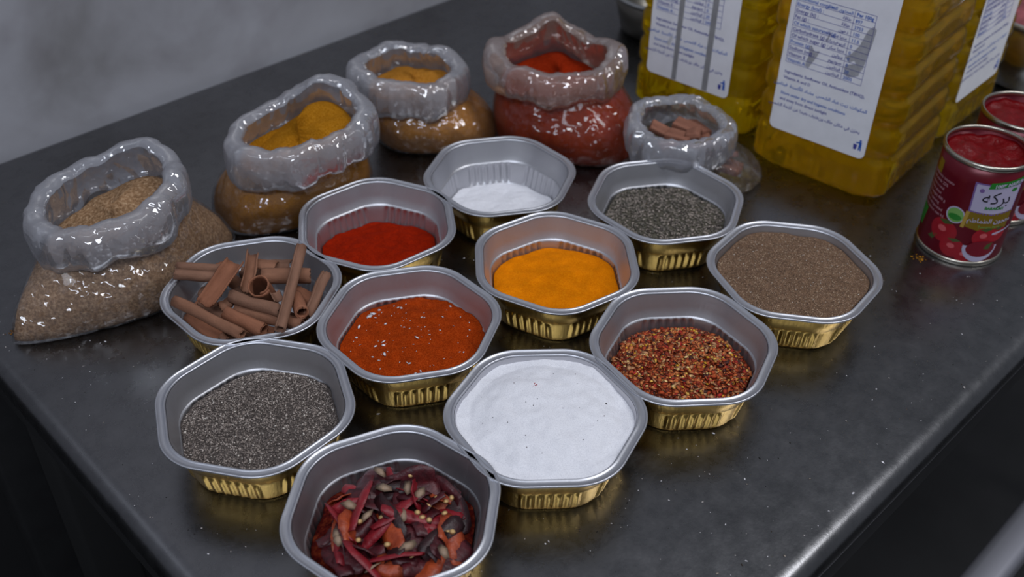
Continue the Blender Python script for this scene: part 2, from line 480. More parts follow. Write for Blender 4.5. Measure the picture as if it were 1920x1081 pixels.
def grains_mesh(name, groups):
    """groups: list of (base_v, base_f, positions, rotations, scales(n,3), colours(n,3))"""
    VV, FF, CC = [], [], []; off = 0
    for bv, bf, P, Ro, S, C in groups:
        n = len(P); k = len(bv)
        X = np.einsum('nij,nkj->nki', Ro, bv[None] * S[:, None, :]) + P[:, None, :]
        VV.append(X.reshape(-1, 3)); CC.append(np.repeat(C, k, axis=0))
        f = np.array(bf)[None] + (np.arange(n) * k)[:, None, None] + off
        FF.append(f.reshape(-1, 3)); off += n * k
    V = np.concatenate(VV); F = np.concatenate(FF); C = np.concatenate(CC)
    me = bpy.data.meshes.new(name)
    me.vertices.add(len(V)); me.vertices.foreach_set('co', V.ravel())
    me.loops.add(len(F) * 3); me.loops.foreach_set('vertex_index', F.ravel().astype(np.int32))
    me.polygons.add(len(F)); me.polygons.foreach_set('loop_start', (np.arange(len(F)) * 3).astype(np.int32))
    me.update(calc_edges=True); me.validate()
    ca = me.color_attributes.new('Col', 'FLOAT_COLOR', 'POINT')
    ca.data.foreach_set('color', np.concatenate([C, np.ones((len(C), 1))], 1).ravel())
    return me
def pick(cols, w, n, jit=0.15):
    c = np.array([lin(x) for x in cols]); i = rng.choice(len(cols), n, p=np.array(w) / sum(w))
    return np.clip(c[i] * rng.uniform(1 - jit, 1 + jit, (n, 1)), 0, 1)
def surf_pts(f, n, lift=0.0, rmax=0.97, aoff=0.0016):
    P = []
    while len(P) < n:
        a = rng.uniform(0, 2 * PI); t = math.sqrt(rng.uniform(0, 1)) * rmax
        z = f(0.05 * math.cos(a), 0.05 * math.sin(a))
        r = t * hex_radius(inner_a(max(0.004, min(z, 0.0425))) - aoff, a)
        x, y = r * math.cos(a), r * math.sin(a)
        P.append((x, y, f(x, y) + lift))
    return np.array(P)
GRAIN = attr_mat('grain_skin', 0.75, 0.35)
FLAKE = attr_mat('chilli_flake_skin', 0.75, 0.3)
def grain_obj(name, key, groups, label, cat, mat=GRAIN, bed=None):
    o = obj(name, grains_mesh(name, groups), mat); o.matrix_world = Tm(key)
    if bed is not None:          # the packed bed below the loose bits is a part of the same heap
        bed.parent = o; bed.matrix_parent_inverse = Tm(key).inverted()
        for k in ('label', 'category', 'kind'): del bed[k]
    return tag(o, label, cat, None, 'stuff')

# camera looks along +y: tray-local tilts are turned into tray space
def tilt_local(key, wx, wy):
    r = R(TRAYS[key][2]); return (wx * math.cos(r) + wy * math.sin(r), -wx * math.sin(r) + wy * math.cos(r))

SALT = powder_mat('white_salt', lin((212, 212, 218)), lin((228, 228, 233)), lin((238, 238, 242)), 1400, 120, 0.5, 0.0006, 0.25)
# low salt
f = heap_fn(0.0085, 0.003, *tilt_local('salt_low', 0.0, -0.12), 0.0016, 60, 3)
heap('salt_heap', 'salt_low', f, SALT, 'low bed of white salt in the tray before the red spice bag', 'salt')
# red powder
REDP = powder_mat('bright_red_powder', lin((122, 20, 2)), lin((146, 28, 4)), lin((166, 40, 8)), 1100, 110, 0.7, 0.0009)
f = heap_fn(0.0125, 0.0045, *tilt_local('redpow', 0.02, -0.10), 0.0022, 55, 5)
heap('red_chilli_powder', 'redpow', f, REDP, 'bright red chilli powder lying low in its foil tray', 'spice')
# coarse herb
f_seed = heap_fn(0.0230, 0.0065, *tilt_local('seeds', 0.0, -0.03), 0.0024, 50, 9)
HERB = powder_mat('herb_bed', lin((62, 58, 50)), lin((84, 80, 70)), lin((110, 104, 92)), 500, 90)
bed_ = heap('packed_bed', 'seeds', f_seed, HERB, 'packed bed of dried grey green herb under the loose bits', 'spice')
n = 1900
P = surf_pts(f_seed, n, 0.0006)
S = np.stack([rng.uniform(.0014, .0030, n), rng.uniform(.0007, .0013, n), rng.uniform(.0005, .0009, n)], 1)
C = pick([(110, 102, 94), (132, 122, 112), (90, 86, 76), (152, 140, 130), (74, 66, 61)], [4, 3, 3, 1.5, 1], n)
grain_obj('dried_herb', 'seeds', [(OCT_V, OCT_F, P, tilt_rot(n, .5), S, C)], 'coarse grey green dried herb bits covering the back right tray', 'spice', bed=bed_)
# turmeric
TURM = powder_mat('orange_turmeric', lin((206, 108, 2)), lin((220, 122, 4)), lin((230, 138, 10)), 900, 60, 0.35, 0.0007)
_tx, _ty = tilt_local('turm', 0.03, -0.05)
_f0 = heap_fn(0.0200, 0.0035, _tx, _ty, 0.0016, 40, 12)
def f_turm(x, y):
    # a shallow scoop mark in the middle of the bed
    r = R(TRAYS['turm'][2]); wx, wy = x * math.cos(r) - y * math.sin(r), x * math.sin(r) + y * math.cos(r)
    d = math.hypot((wx - 0.008) / 0.036, (wy + 0.016) / 0.026)
    return _f0(x, y) - 0.0032 * max(0, 1 - d ** 4)
heap('turmeric_powder', 'turm', f_turm, TURM, 'deep orange turmeric powder in the middle tray', 'spice')
# fine brown
f_br = heap_fn(0.0385, 0.0045, *tilt_local('brown', 0, 0), 0.0012, 60, 15)
BRN = powder_mat('brown_spice_bed', lin((88, 68, 52)), lin((112, 88, 70)), lin((136, 110, 88)), 900, 120)
bed_ = heap('packed_bed', 'brown', f_br, BRN, 'packed bed of fine brown spice below its loose grains', 'spice')
n = 9000
P = surf_pts(f_br, n, 0.0001, 0.985)
S = np.stack([rng.uniform(.0005, .0012, n), rng.uniform(.00025, .0005, n), rng.uniform(.0002, .0004, n)], 1)
C = pick([(132, 104, 84), (110, 86, 68), (156, 128, 104), (180, 156, 130), (88, 68, 54), (210, 202, 190)], [4, 4, 3, 1.2, 1.2, .12], n)
grain_obj('brown_spice', 'brown', [(OCT_V, OCT_F, P, tilt_rot(n, .5), S, C)], 'fine brown ground spice filling the rightmost tray', 'spice', bed=bed_)
# paprika
PAPR = powder_mat('rust_paprika', lin((130, 42, 6)), lin((158, 54, 9)), lin((178, 72, 22)), 900, 100, 0.8, 0.0012)
f_pa = heap_fn(0.0235, 0.0075, *tilt_local('papr', 0.03, -0.03), 0.0024, 60, 21)
heap('paprika_powder', 'papr', f_pa, PAPR, 'rust red paprika heaped in the tray left of the turmeric', 'spice')
n = 90
P = surf_pts(f_pa, n, 0.0003, 0.92)
s = rng.gamma(1.2, .00035, n) + .0002
S = np.stack([s * rng.uniform(1, 1.8, n), s, s * .7], 1)
P = np.vstack([P, [(0.0035, -0.008, f_pa(0.0035, -0.008) + .0003), (0.0075, -0.0085, f_pa(0.0075, -0.0085) + .0003), (-0.028, -0.006, f_pa(-0.028, -0.006) + .0003), (-0.006, -0.032, f_pa(-.006, -.032) + .0003)]])
S = np.vstack([S, [(.0026, .0012, .0007), (.0018, .0009, .0006), (.0014, .0012, .0008), (.0015, .001, .0007)]])
n = len(P)
grain_obj('salt_crumbs', 'papr', [(FLK_V, FLK_F, P, tilt_rot(n, .4), S, pick([(225, 222, 226), (200, 190, 190)], [3, 1], n))], 'white salt crumbs sprinkled on the paprika', 'crumbs')
# chilli flakes
f_fl = heap_fn(0.0165, 0.0085, *tilt_local('flakes', 0.03, -0.04), 0.0028, 50, 31)
FBED = powder_mat('flake_bed', lin((74, 26, 14)), lin((118, 44, 22)), lin((160, 76, 36)), 500, 120)
bed_ = heap('packed_bed', 'flakes', f_fl, FBED, 'packed bed of crushed chilli under the loose flakes', 'spice')
n = 3000
P = surf_pts(f_fl, n, 0.0007, 0.99) + np.stack([np.zeros(n), np.zeros(n), rng.uniform(-.0003, .0012, n)], 1)
s = rng.uniform(.0009, .0031, n)
S = np.stack([s, s * rng.uniform(.4, .85, n), s * .38], 1)
C = pick([(166, 66, 30), (146, 50, 26), (186, 92, 46), (112, 48, 34), (198, 118, 66), (186, 134, 92), (80, 46, 40), (172, 46, 36)], [4, 3.5, 4.5, 2.4, 3, 3, 1.5, 1.2], n)
ns = 260
Ps = surf_pts(f_fl, ns, 0.0016, 0.97)
ss = rng.uniform(.0011, .0018, ns)
Ss = np.stack([ss, ss * .85, ss * .5], 1)
Cs = pick([(226, 176, 84), (206, 148, 76), (232, 196, 130), (214, 160, 40)], [3, 3, 2, 1.5], ns)
grain_obj('chilli_flakes', 'flakes', [(FLK_V, FLK_F, P, tilt_rot(n, .45), S, C), (DSC_V, DSC_F, Ps, tilt_rot(ns, .3), Ss, Cs)],
          'crushed red chilli flakes with pale yellow seeds', 'spice', FLAKE, bed_)
# pepper
f_pe = heap_fn(0.0235, 0.0105, *tilt_local('pepper', 0.02, -0.02), 0.0016, 60, 41)
PEPB = powder_mat('pepper_bed', lin((62, 56, 52)), lin((86, 78, 74)), lin((112, 104, 98)), 700, 120)
bed_ = heap('packed_bed', 'pepper', f_pe, PEPB, 'packed bed of ground pepper below its loose grains', 'spice')
n = 7500
P = surf_pts(f_pe, n, 0.0004, 0.985)
s = rng.uniform(.0004, .0010, n)
S = np.stack([s * rng.uniform(1, 1.6, n), s, s * .7], 1)
C = pick([(122, 111, 104), (102, 92, 86), (144, 132, 123), (174, 163, 154), (80, 72, 67), (200, 192, 182)], [4, 4, 3, 1.2, 1.6, .35], n)
grain_obj('ground_pepper', 'pepper', [(OCT_V, OCT_F, P, tilt_rot(n, .7), S, C)], 'coarse ground grey pepper domed in the left front tray', 'spice', bed=bed_)
# full salt
f_sf = heap_fn(0.0398, 0.0075, *tilt_local('saltfull', 0, 0), 0.0022, 42, 51, 3.0)
heap('salt_heap', 'saltfull', f_sf, SALT, 'white salt heaped up to the rim of the front middle tray', 'salt', 56, 200, 0.0004)
n = 26
P = surf_pts(f_sf, n, 0.0001, 0.85)
P[:7, :2] = np.array([(-.006, .026), (-.0045, .025), (-.0055, .024), (-.007, .0235), (.043, .010), (-.008, .005), (.012, .002)])
P[:, 2] = [f_sf(x, y) + .0002 for x, y in P[:, :2]]
s = rng.uniform(.0002, .0005, n); s[:3] = .0006; s[4] = .0008
C = pick([(40, 32, 30), (120, 110, 110)], [1, 1], n); C[:4] = [lin((170, 40, 50))] * 4; C[4] = lin((26, 24, 24))
grain_obj('spice_specks', 'saltfull', [(OCT_V, OCT_F, P, rand_rot(n), np.stack([s * 1.5, s, s * .7], 1), C)], 'red and black spice specks dropped on the heaped salt', 'crumbs')

# ------------------------------------------------------------------ torn chillies in the nearest tray
f_ch = heap_fn(0.016, 0.007, *tilt_local('chili', 0, -0.02), 0.003, 45, 61)
CHB = powder_mat('chilli_bed', lin((44, 10, 10)), lin((78, 18, 14)), lin((120, 50, 26)), 300, 80)
heap('chilli_crumb_bed', 'chili', f_ch, CHB, 'dark crumbs and seeds under the torn chillies', 'spice')
def chilli_mat(name, a, b):
    m, nt, p = new_mat(name)
    n1 = add_noise(nt, 140, 4); r = ramp(nt, n1.outputs[0], [(0.3, a), (0.7, b)])
    nt.links.new(r.outputs[0], p.inputs['Base Color']); p.inputs['Roughness'].default_value = 0.48
    p.inputs['Specular IOR Level'].default_value = 0.5
    bump(nt, n1.outputs[0], 0.5, 0.002, p)
    return m
CHM = [chilli_mat('maroon_chilli', lin((44, 10, 16)), lin((84, 18, 26)))] * 4 + [chilli_mat('red_chilli', lin((104, 12, 24)), lin((142, 26, 36)))] * 3 + \
      [chilli_mat('rust_chilli', lin((120, 40, 16)), lin((170, 70, 28)))] * 2 + [chilli_mat('dark_chilli', lin((24, 8, 10)), lin((52, 14, 18)))] * 2
def chilli_piece_mesh(L, w, curl, bend, seed):
    nu, nv = 9, 5; rings = []
    top, bot = [], []
    for i in range(nu):
        t = i / (nu - 1); x = (t - .5) * L
        ww = w * (0.35 + 0.65 * math.sin(PI * min(1, t * 0.85 + 0.12)) ** 0.7) * (1 + .25 * nz3(t * 4, seed, 1))
        zc = bend * (0.25 - (t - .5) ** 2) * L + .0015 * nz3(t * 5, seed, 7)
        yc = 0.12 * L * nz3(t * 2, seed, 3)
        for j in range(nv):
            a = ((j / (nv - 1)) - .5) * curl
            rad = ww / max(curl, .2)
            top.append((x + .0012 * nz3(i, j, seed), yc + rad * math.sin(a), zc + rad * (math.cos(a) - 1)))
            bot.append((top[-1][0], yc + (rad - .0007) * math.sin(a), zc + (rad - .0007) * math.cos(a) - rad))
    V = top + bot; o = nu * nv; F = []
    for i in range(nu - 1):
        for j in range(nv - 1):
            q = (i * nv + j, (i + 1) * nv + j, (i + 1) * nv + j + 1, i * nv + j + 1)
            F.append(q); F.append(tuple(o + k for k in reversed(q)))
    edge = [i * nv for i in range(nu)] + [(nu - 1) * nv + j for j in range(1, nv)] + [i * nv + nv - 1 for i in range(nu - 2, -1, -1)] + [j for j in range(nv - 2, 0, -1)]
    for k in range(len(edge)):
        a_, b_ = edge[k], edge[(k + 1) % len(edge)]
        F.append((b_, a_, o + a_, o + b_))
    return mesh_from('chilli_piece', V, F)
TMc = Tm('chili')
pm = []
for i in range(16):
    m = CHM[i % len(CHM)]
    me = chilli_piece_mesh(random.uniform(.020, .044), random.uniform(.014, .024), random.uniform(0.5, 1.9), random.uniform(-.2, .45), i * 3.3)
    me.materials.append(m); pm.append(me)
for i in range(74):
    a = random.uniform(0, 2 * PI); t = math.sqrt(random.uniform(0, 1)) * 0.84
    r = t * hex_radius(0.049, a)
    x, y = r * math.cos(a), r * math.sin(a)
    z = f_ch(x, y) + 0.0035 + 0.010 * (i / 74) * (1 - t * t * .55) + random.uniform(-.001, .002)
    o = obj('chilli_piece', pm[i % 16])
    if t > 0.6: yaw = a + PI / 2 + random.uniform(-.5, .5)
    else: yaw = random.uniform(0, 2 * PI)
    o.matrix_world = TMc @ Matrix.Translation((x, y, z)) @ Matrix.Rotation(yaw, 4, 'Z') @ Matrix.Rotation(random.gauss(0, .22), 4, 'Y') @ Matrix.Rotation(random.gauss(0, .7), 4, 'X')
    kd = pm[i % 16].materials[0].name.split('_')[0]
    tag(o, {'maroon': 'torn dark maroon piece of dried chilli in the nearest tray', 'red': 'torn bright red piece of dried chilli in the nearest tray',
            'rust': 'torn rusty orange piece of dried chilli in the nearest tray', 'dark': 'torn blackish piece of dried chilli in the nearest tray'}[kd], 'chilli', kd + ' chilli pieces in the nearest tray')
SEEDM = plain('pale_seed', lin((206, 168, 112)), 0.55, 0, 0.15, 300)
PITHM = plain('pale_pith', lin((150, 126, 104)), 0.6, 0, 0.2, 200)
sv = [(x * .0021, y * .0018, z * .0016) for x, y, z in DSC_V]
seed_me = mesh_from('chilli_seed', sv, DSC_F); seed_me.materials.append(SEEDM)
pv = [(x * .0060, y * .0034, z * .0040) for x, y, z in FLK_V]
pith_me = mesh_from('chilli_pith', pv, FLK_F); pith_me.materials.append(PITHM)
for i in range(34):
    a = random.uniform(0, 2 * PI); t = math.sqrt(random.uniform(0, 1)) * 0.86
    r = t * hex_radius(0.050, a); x, y = r * math.cos(a), r * math.sin(a)
    z = f_ch(x, y) + 0.0085 + 0.009 * (1 - t * t * .5) * random.uniform(.6, 1)
    sd = i < 20
    o = obj('chilli_seed' if sd else 'chilli_pith', seed_me if sd else pith_me)
    o.matrix_world = TMc @ Matrix.Translation((x, y, z)) @ Matrix.Rotation(random.uniform(0, 6.28), 4, 'Z') @ Matrix.Rotation(random.gauss(0, .5), 4, 'X')
    if sd: tag(o, 'round pale chilli seed lying among the torn chillies', 'seed', 'loose chilli seeds in the nearest tray')
    else: tag(o, 'pale scrap of chilli pith lying among the torn chillies', 'pith', 'pale pith scraps in the nearest tray')

# ------------------------------------------------------------------ cinnamon
def bark_mat(name, a, b):
    m, nt, p = new_mat(name)
    n1 = add_noise(nt, 90, 6, 0.65, stretch=(0.25, 1, 1)); n2 = add_noise(nt, 500, 3)
    r = ramp(nt, n1.outputs[0], [(0.28, a), (0.72, b)])
    nt.links.new(r.outputs[0], p.inputs['Base Color']); p.inputs['Roughness'].default_value = 0.8
    p.inputs['Specular IOR Level'].default_value = 0.25
    ad = N(nt, 'ShaderNodeMath', operation='ADD'); nt.links.new(n1.outputs[0], ad.inputs[0]); nt.links.new(n2.outputs[0], ad.inputs[1])
    bump(nt, ad.outputs[0], 0.4, 0.0008, p)
    return m
BARK = [bark_mat('cinnamon_bark', lin((112, 76, 58)), lin((150, 106, 82))), bark_mat('cinnamon_bark_grey', lin((106, 76, 60)), lin((142, 104, 84))), bark_mat('cinnamon_bark_red', lin((116, 74, 54)), lin((154, 102, 76)))]
def section(kind, r, turns, thick=0.0011):
    outer, inner = [], []
    if kind in ('t', 'c'):
        n = max(10, int(16 * turns) + 4)
        for i in range(n):
            th = 2 * PI * turns * i / (n - 1)
            rr = r * (1 - 0.26 * max(0, th / (2 * PI) - 0.0) / max(1, turns) * (1 if turns > 1 else 0))
            if turns <= 1: th -= PI * turns + PI / 2 - PI
            outer.append((rr * math.cos(th), rr * math.sin(th)))
            inner.append(((rr - thick) * math.cos(th), (rr - thick) * math.sin(th)))
        if turns <= 1:   # centre open bark pieces on their own middle
            cz = np.mean([p[1] for p in outer]); outer = [(x, z - cz) for x, z in outer]; inner = [(x, z - cz) for x, z in inner]
    else:
        n = 22
        left = []
        for i in range(n):
            th = -PI / 2 + 2 * PI * turns * i / (n - 1); rr = r * (1 - 0.22 * i / (n - 1))
            left.append((th, rr))
        seq = [(-r * 1.0 - rr * math.cos(th), rr * math.sin(th), -(rr - thick) * math.cos(th) - r, (rr - thick) * math.sin(th)) for th, rr in reversed(left)]
        seq += [(r * 1.0 + rr * math.cos(th), rr * math.sin(th), r + (rr - thick) * math.cos(th), (rr - thick) * math.sin(th)) for th, rr in left]
        outer = [(a, b) for a, b, c, d in seq]; inner = [(c, d) for a, b, c, d in seq]
    return outer + inner[::-1]
def quill(kind, A, B, r, turns, roll, mi, seed):
    A, B = Vector(A), Vector(B); L = (B - A).length
    sec = section(kind, r, turns); ns_ = 9; rings = []
    for i in range(ns_):
        t = i / (ns_ - 1)
        sc = 1 + 0.10 * nz3(t * 3, seed, 0)
        bx, bz = 0.0012 * nz3(t * 2, seed, 5), 0.0010 * nz3(t * 2, seed, 9)
        ring = []
        for k, (x, z) in enumerate(sec):
            e = 0
            if i in (0, ns_ - 1):     # ragged broken ends
                e = 0.0016 * nz3(x * 700, z * 700, seed + i)
            ring.append((t * L - L / 2 + e, x * sc + bx + .0003 * nz3(k * .7, t * 6, seed), z * sc + bz))
        rings.append(ring)
    V = [p for rg in rings for p in rg]; F = []; n = len(sec)
    for i in range(ns_ - 1):
        for k in range(n):
            k2 = (k + 1) % n; F.append((i * n + k, i * n + k2, (i + 1) * n + k2, (i + 1) * n + k))
    h = n // 2
    for base, flip in ((0, False), ((ns_ - 1) * n, True)):
        for k in range(h - 1):
            q = (base + k, base + k + 1, base + n - 2 - k, base + n - 1 - k)
            F.append(q if flip else q[::-1])
    me = mesh_from('cinnamon_stick', V, F, False)
    me.polygons.foreach_set('use_smooth', [True] * len(me.polygons))
    o = obj('cinnamon_stick' if kind != 'c' else 'cinnamon_bark_piece', me, BARK[mi])
    d = (B - A).normalized()
    yx = Vector((0, 0, 1)).cross(d).normalized(); zx = d.cross(yx)
    M = Matrix((d, yx, zx)).transposed().to_4x4(); M.translation = (A + B) / 2
    o.matrix_world = M @ Matrix.Rotation(R(roll), 4, 'X')
    return o
CINN = [
('t',(-0.2567,0.6213,0.049),(-0.1988,0.5882,0.045),0.0048,1.6,60,'long straight cinnamon stick along the front left rim of its tray'),
('t',(-0.1691,0.6814,0.058),(-0.1714,0.5926,0.047),0.0046,1.7,120,'long cinnamon stick lying across the heap toward the camera'),
('t',(-0.1941,0.6338,0.056),(-0.1926,0.6488,0.030),0.0098,1.15,200,'wide hollow cinnamon quill showing its round open end'),
('t',(-0.1991,0.6599,0.044),(-0.1613,0.6651,0.041),0.0075,1.15,-60,'fat cinnamon quill lying sideways behind the open ended one'),
('d',(-0.2651,0.6577,0.050),(-0.2251,0.6602,0.046),0.0046,1.2,0,'double rolled cinnamon quill resting on the left rim'),
('c',(-0.2173,0.6623,0.055),(-0.2330,0.6198,0.047),0.0085,0.42,180,'broad open cinnamon bark trough with its hollow side up'),
('c',(-0.2103,0.6819,0.050),(-0.2079,0.6418,0.044),0.0050,0.55,150,'narrow open bark strip standing beside the broad trough'),
('t',(-0.2166,0.6318,0.046),(-0.1757,0.6165,0.044),0.0056,1.4,40,'cinnamon stick pointing right under the open ended quill'),
('t',(-0.2158,0.6117,0.046),(-0.1847,0.5957,0.043),0.0062,1.2,70,'short cinnamon stick between the front stick and the heap'),
('t',(-0.2130,0.6255,0.037),(-0.1593,0.6096,0.037),0.0055,1.3,30,'cinnamon stick half buried low across the heap'),
('t',(-0.1458,0.6542,0.052),(-0.1566,0.6181,0.038),0.0046,1.8,100,'tightly scrolled cinnamon stick leaning on the right rim'),
('t',(-0.1588,0.6138,0.046),(-0.1690,0.6404,0.040),0.0058,1.7,250,'curled cinnamon scroll with its end facing the camera'),
('c',(-0.2077,0.6775,0.045),(-0.1902,0.6760,0.044),0.0080,0.30,0,'flat bark chip at the back of the cinnamon heap'),
('c',(-0.1970,0.6828,0.040),(-0.1800,0.6792,0.043),0.0070,0.25,20,'notched bark chip behind the upright stick'),
('c',(-0.2504,0.6197,0.034),(-0.2192,0.5980,0.033),0.0070,0.50,20,'bark piece lying under the long front stick'),
('t',(-0.2176,0.5954,0.037),(-0.2119,0.5913,0.036),0.0030,1.2,0,'tiny cinnamon stub at the front of its tray'),
('c',(-0.1844,0.6344,0.048),(-0.1793,0.6286,0.044),0.0055,0.35,160,'small pale bark splinter under the upright stick'),
('c',(-0.2363,0.6765,0.044),(-0.2265,0.6627,0.044),0.0060,0.35,10,'small bark chip behind the broad trough'),
('c',(-0.2257,0.6273,0.040),(-0.2183,0.6323,0.042),0.0050,0.50,0,'bark crumb beneath the broad trough'),
('c',(-0.2468,0.6535,0.034),(-0.2332,0.6431,0.033),0.0060,0.50,30,'bark piece low at the left of the cinnamon heap'),
('c',(-0.1705,0.6503,0.038),(-0.1552,0.6413,0.036),0.0080,0.45,0,'bark piece low at the right of the cinnamon heap'),
('t',(-0.2259,0.6689,0.032),(-0.2040,0.6536,0.030),0.0060,1.2,0,'cinnamon stick buried below the narrow bark strip'),
('t',(-0.2436,0.6424,0.031),(-0.2164,0.6239,0.030),0.0055,1.2,0,'cinnamon stick buried below the broad trough'),
('c',(-0.1948,0.6095,0.033),(-0.1790,0.6071,0.033),0.0060,0.50,0,'bark piece low at the front of the cinnamon heap'),
('t',(-0.1800,0.6650,0.028),(-0.1560,0.6480,0.027),0.0060,1.3,40,'cinnamon stick buried under the fat sideways quill'),
('t',(-0.1900,0.6820,0.028),(-0.2220,0.6840,0.028),0.0060,1.3,10,'cinnamon stick buried along the back wall of its tray'),
('t',(-0.2420,0.6620,0.026),(-0.2480,0.6300,0.026),0.0060,1.3,90,'cinnamon stick buried along the left wall of its tray'),
('t',(-0.1980,0.6400,0.022),(-0.1680,0.6300,0.022),0.0070,1.2,0,'cinnamon stick at the very bottom of the heap'),
('c',(-0.2060,0.6030,0.029),(-0.1860,0.6000,0.030),0.0075,0.45,10,'bark piece under the short front stick'),
('c',(-0.1680,0.6130,0.029),(-0.1560,0.6290,0.030),0.0075,0.45,10,'bark piece under the curled scroll'),
('t',(-0.2300,0.6100,0.024),(-0.2000,0.6150,0.024),0.0065,1.2,0,'cinnamon stick at the bottom under the front sticks'),
('c',(-0.2200,0.6500,0.034),(-0.2050,0.6450,0.034),0.0090,0.40,30,'bark piece under the hollow quill'),
]
for i, (k, A, B, r, t, ro, lab) in enumerate(CINN):
    tag(quill(k, A, B, r, t, ro, i % 3, i * 5.1), lab, 'cinnamon', 'cinnamon in the foil tray')

# ------------------------------------------------------------------ plastic bags
FILM = film_mat('clear_bag_film', 0.05, (0.98, 0.98, 0.99), bstr=0.7, nscale=40, bdist=0.005, gloss=0.5, rough=0.06, glint=0.08)
CUFF = film_mat('folded_bag_cuff', 0.70, (0.97, 0.97, 0.98), (0.50, 0.51, 0.56), 0.10, 0.5, 40, 0.005, 0.40, 0.13)
FILM_RED = film_mat('red_dusted_film', 0.16, (0.98, 0.90, 0.88), (0.50, 0.20, 0.12), 0.06, 0.7, 40, 0.005, 0.5, 0.05)
CUFF_RED = film_mat('red_dusted_cuff', 0.58, (0.96, 0.88, 0.84), (0.46, 0.34, 0.29), 0.10, 0.5, 40, 0.005, 0.40, 0.11)

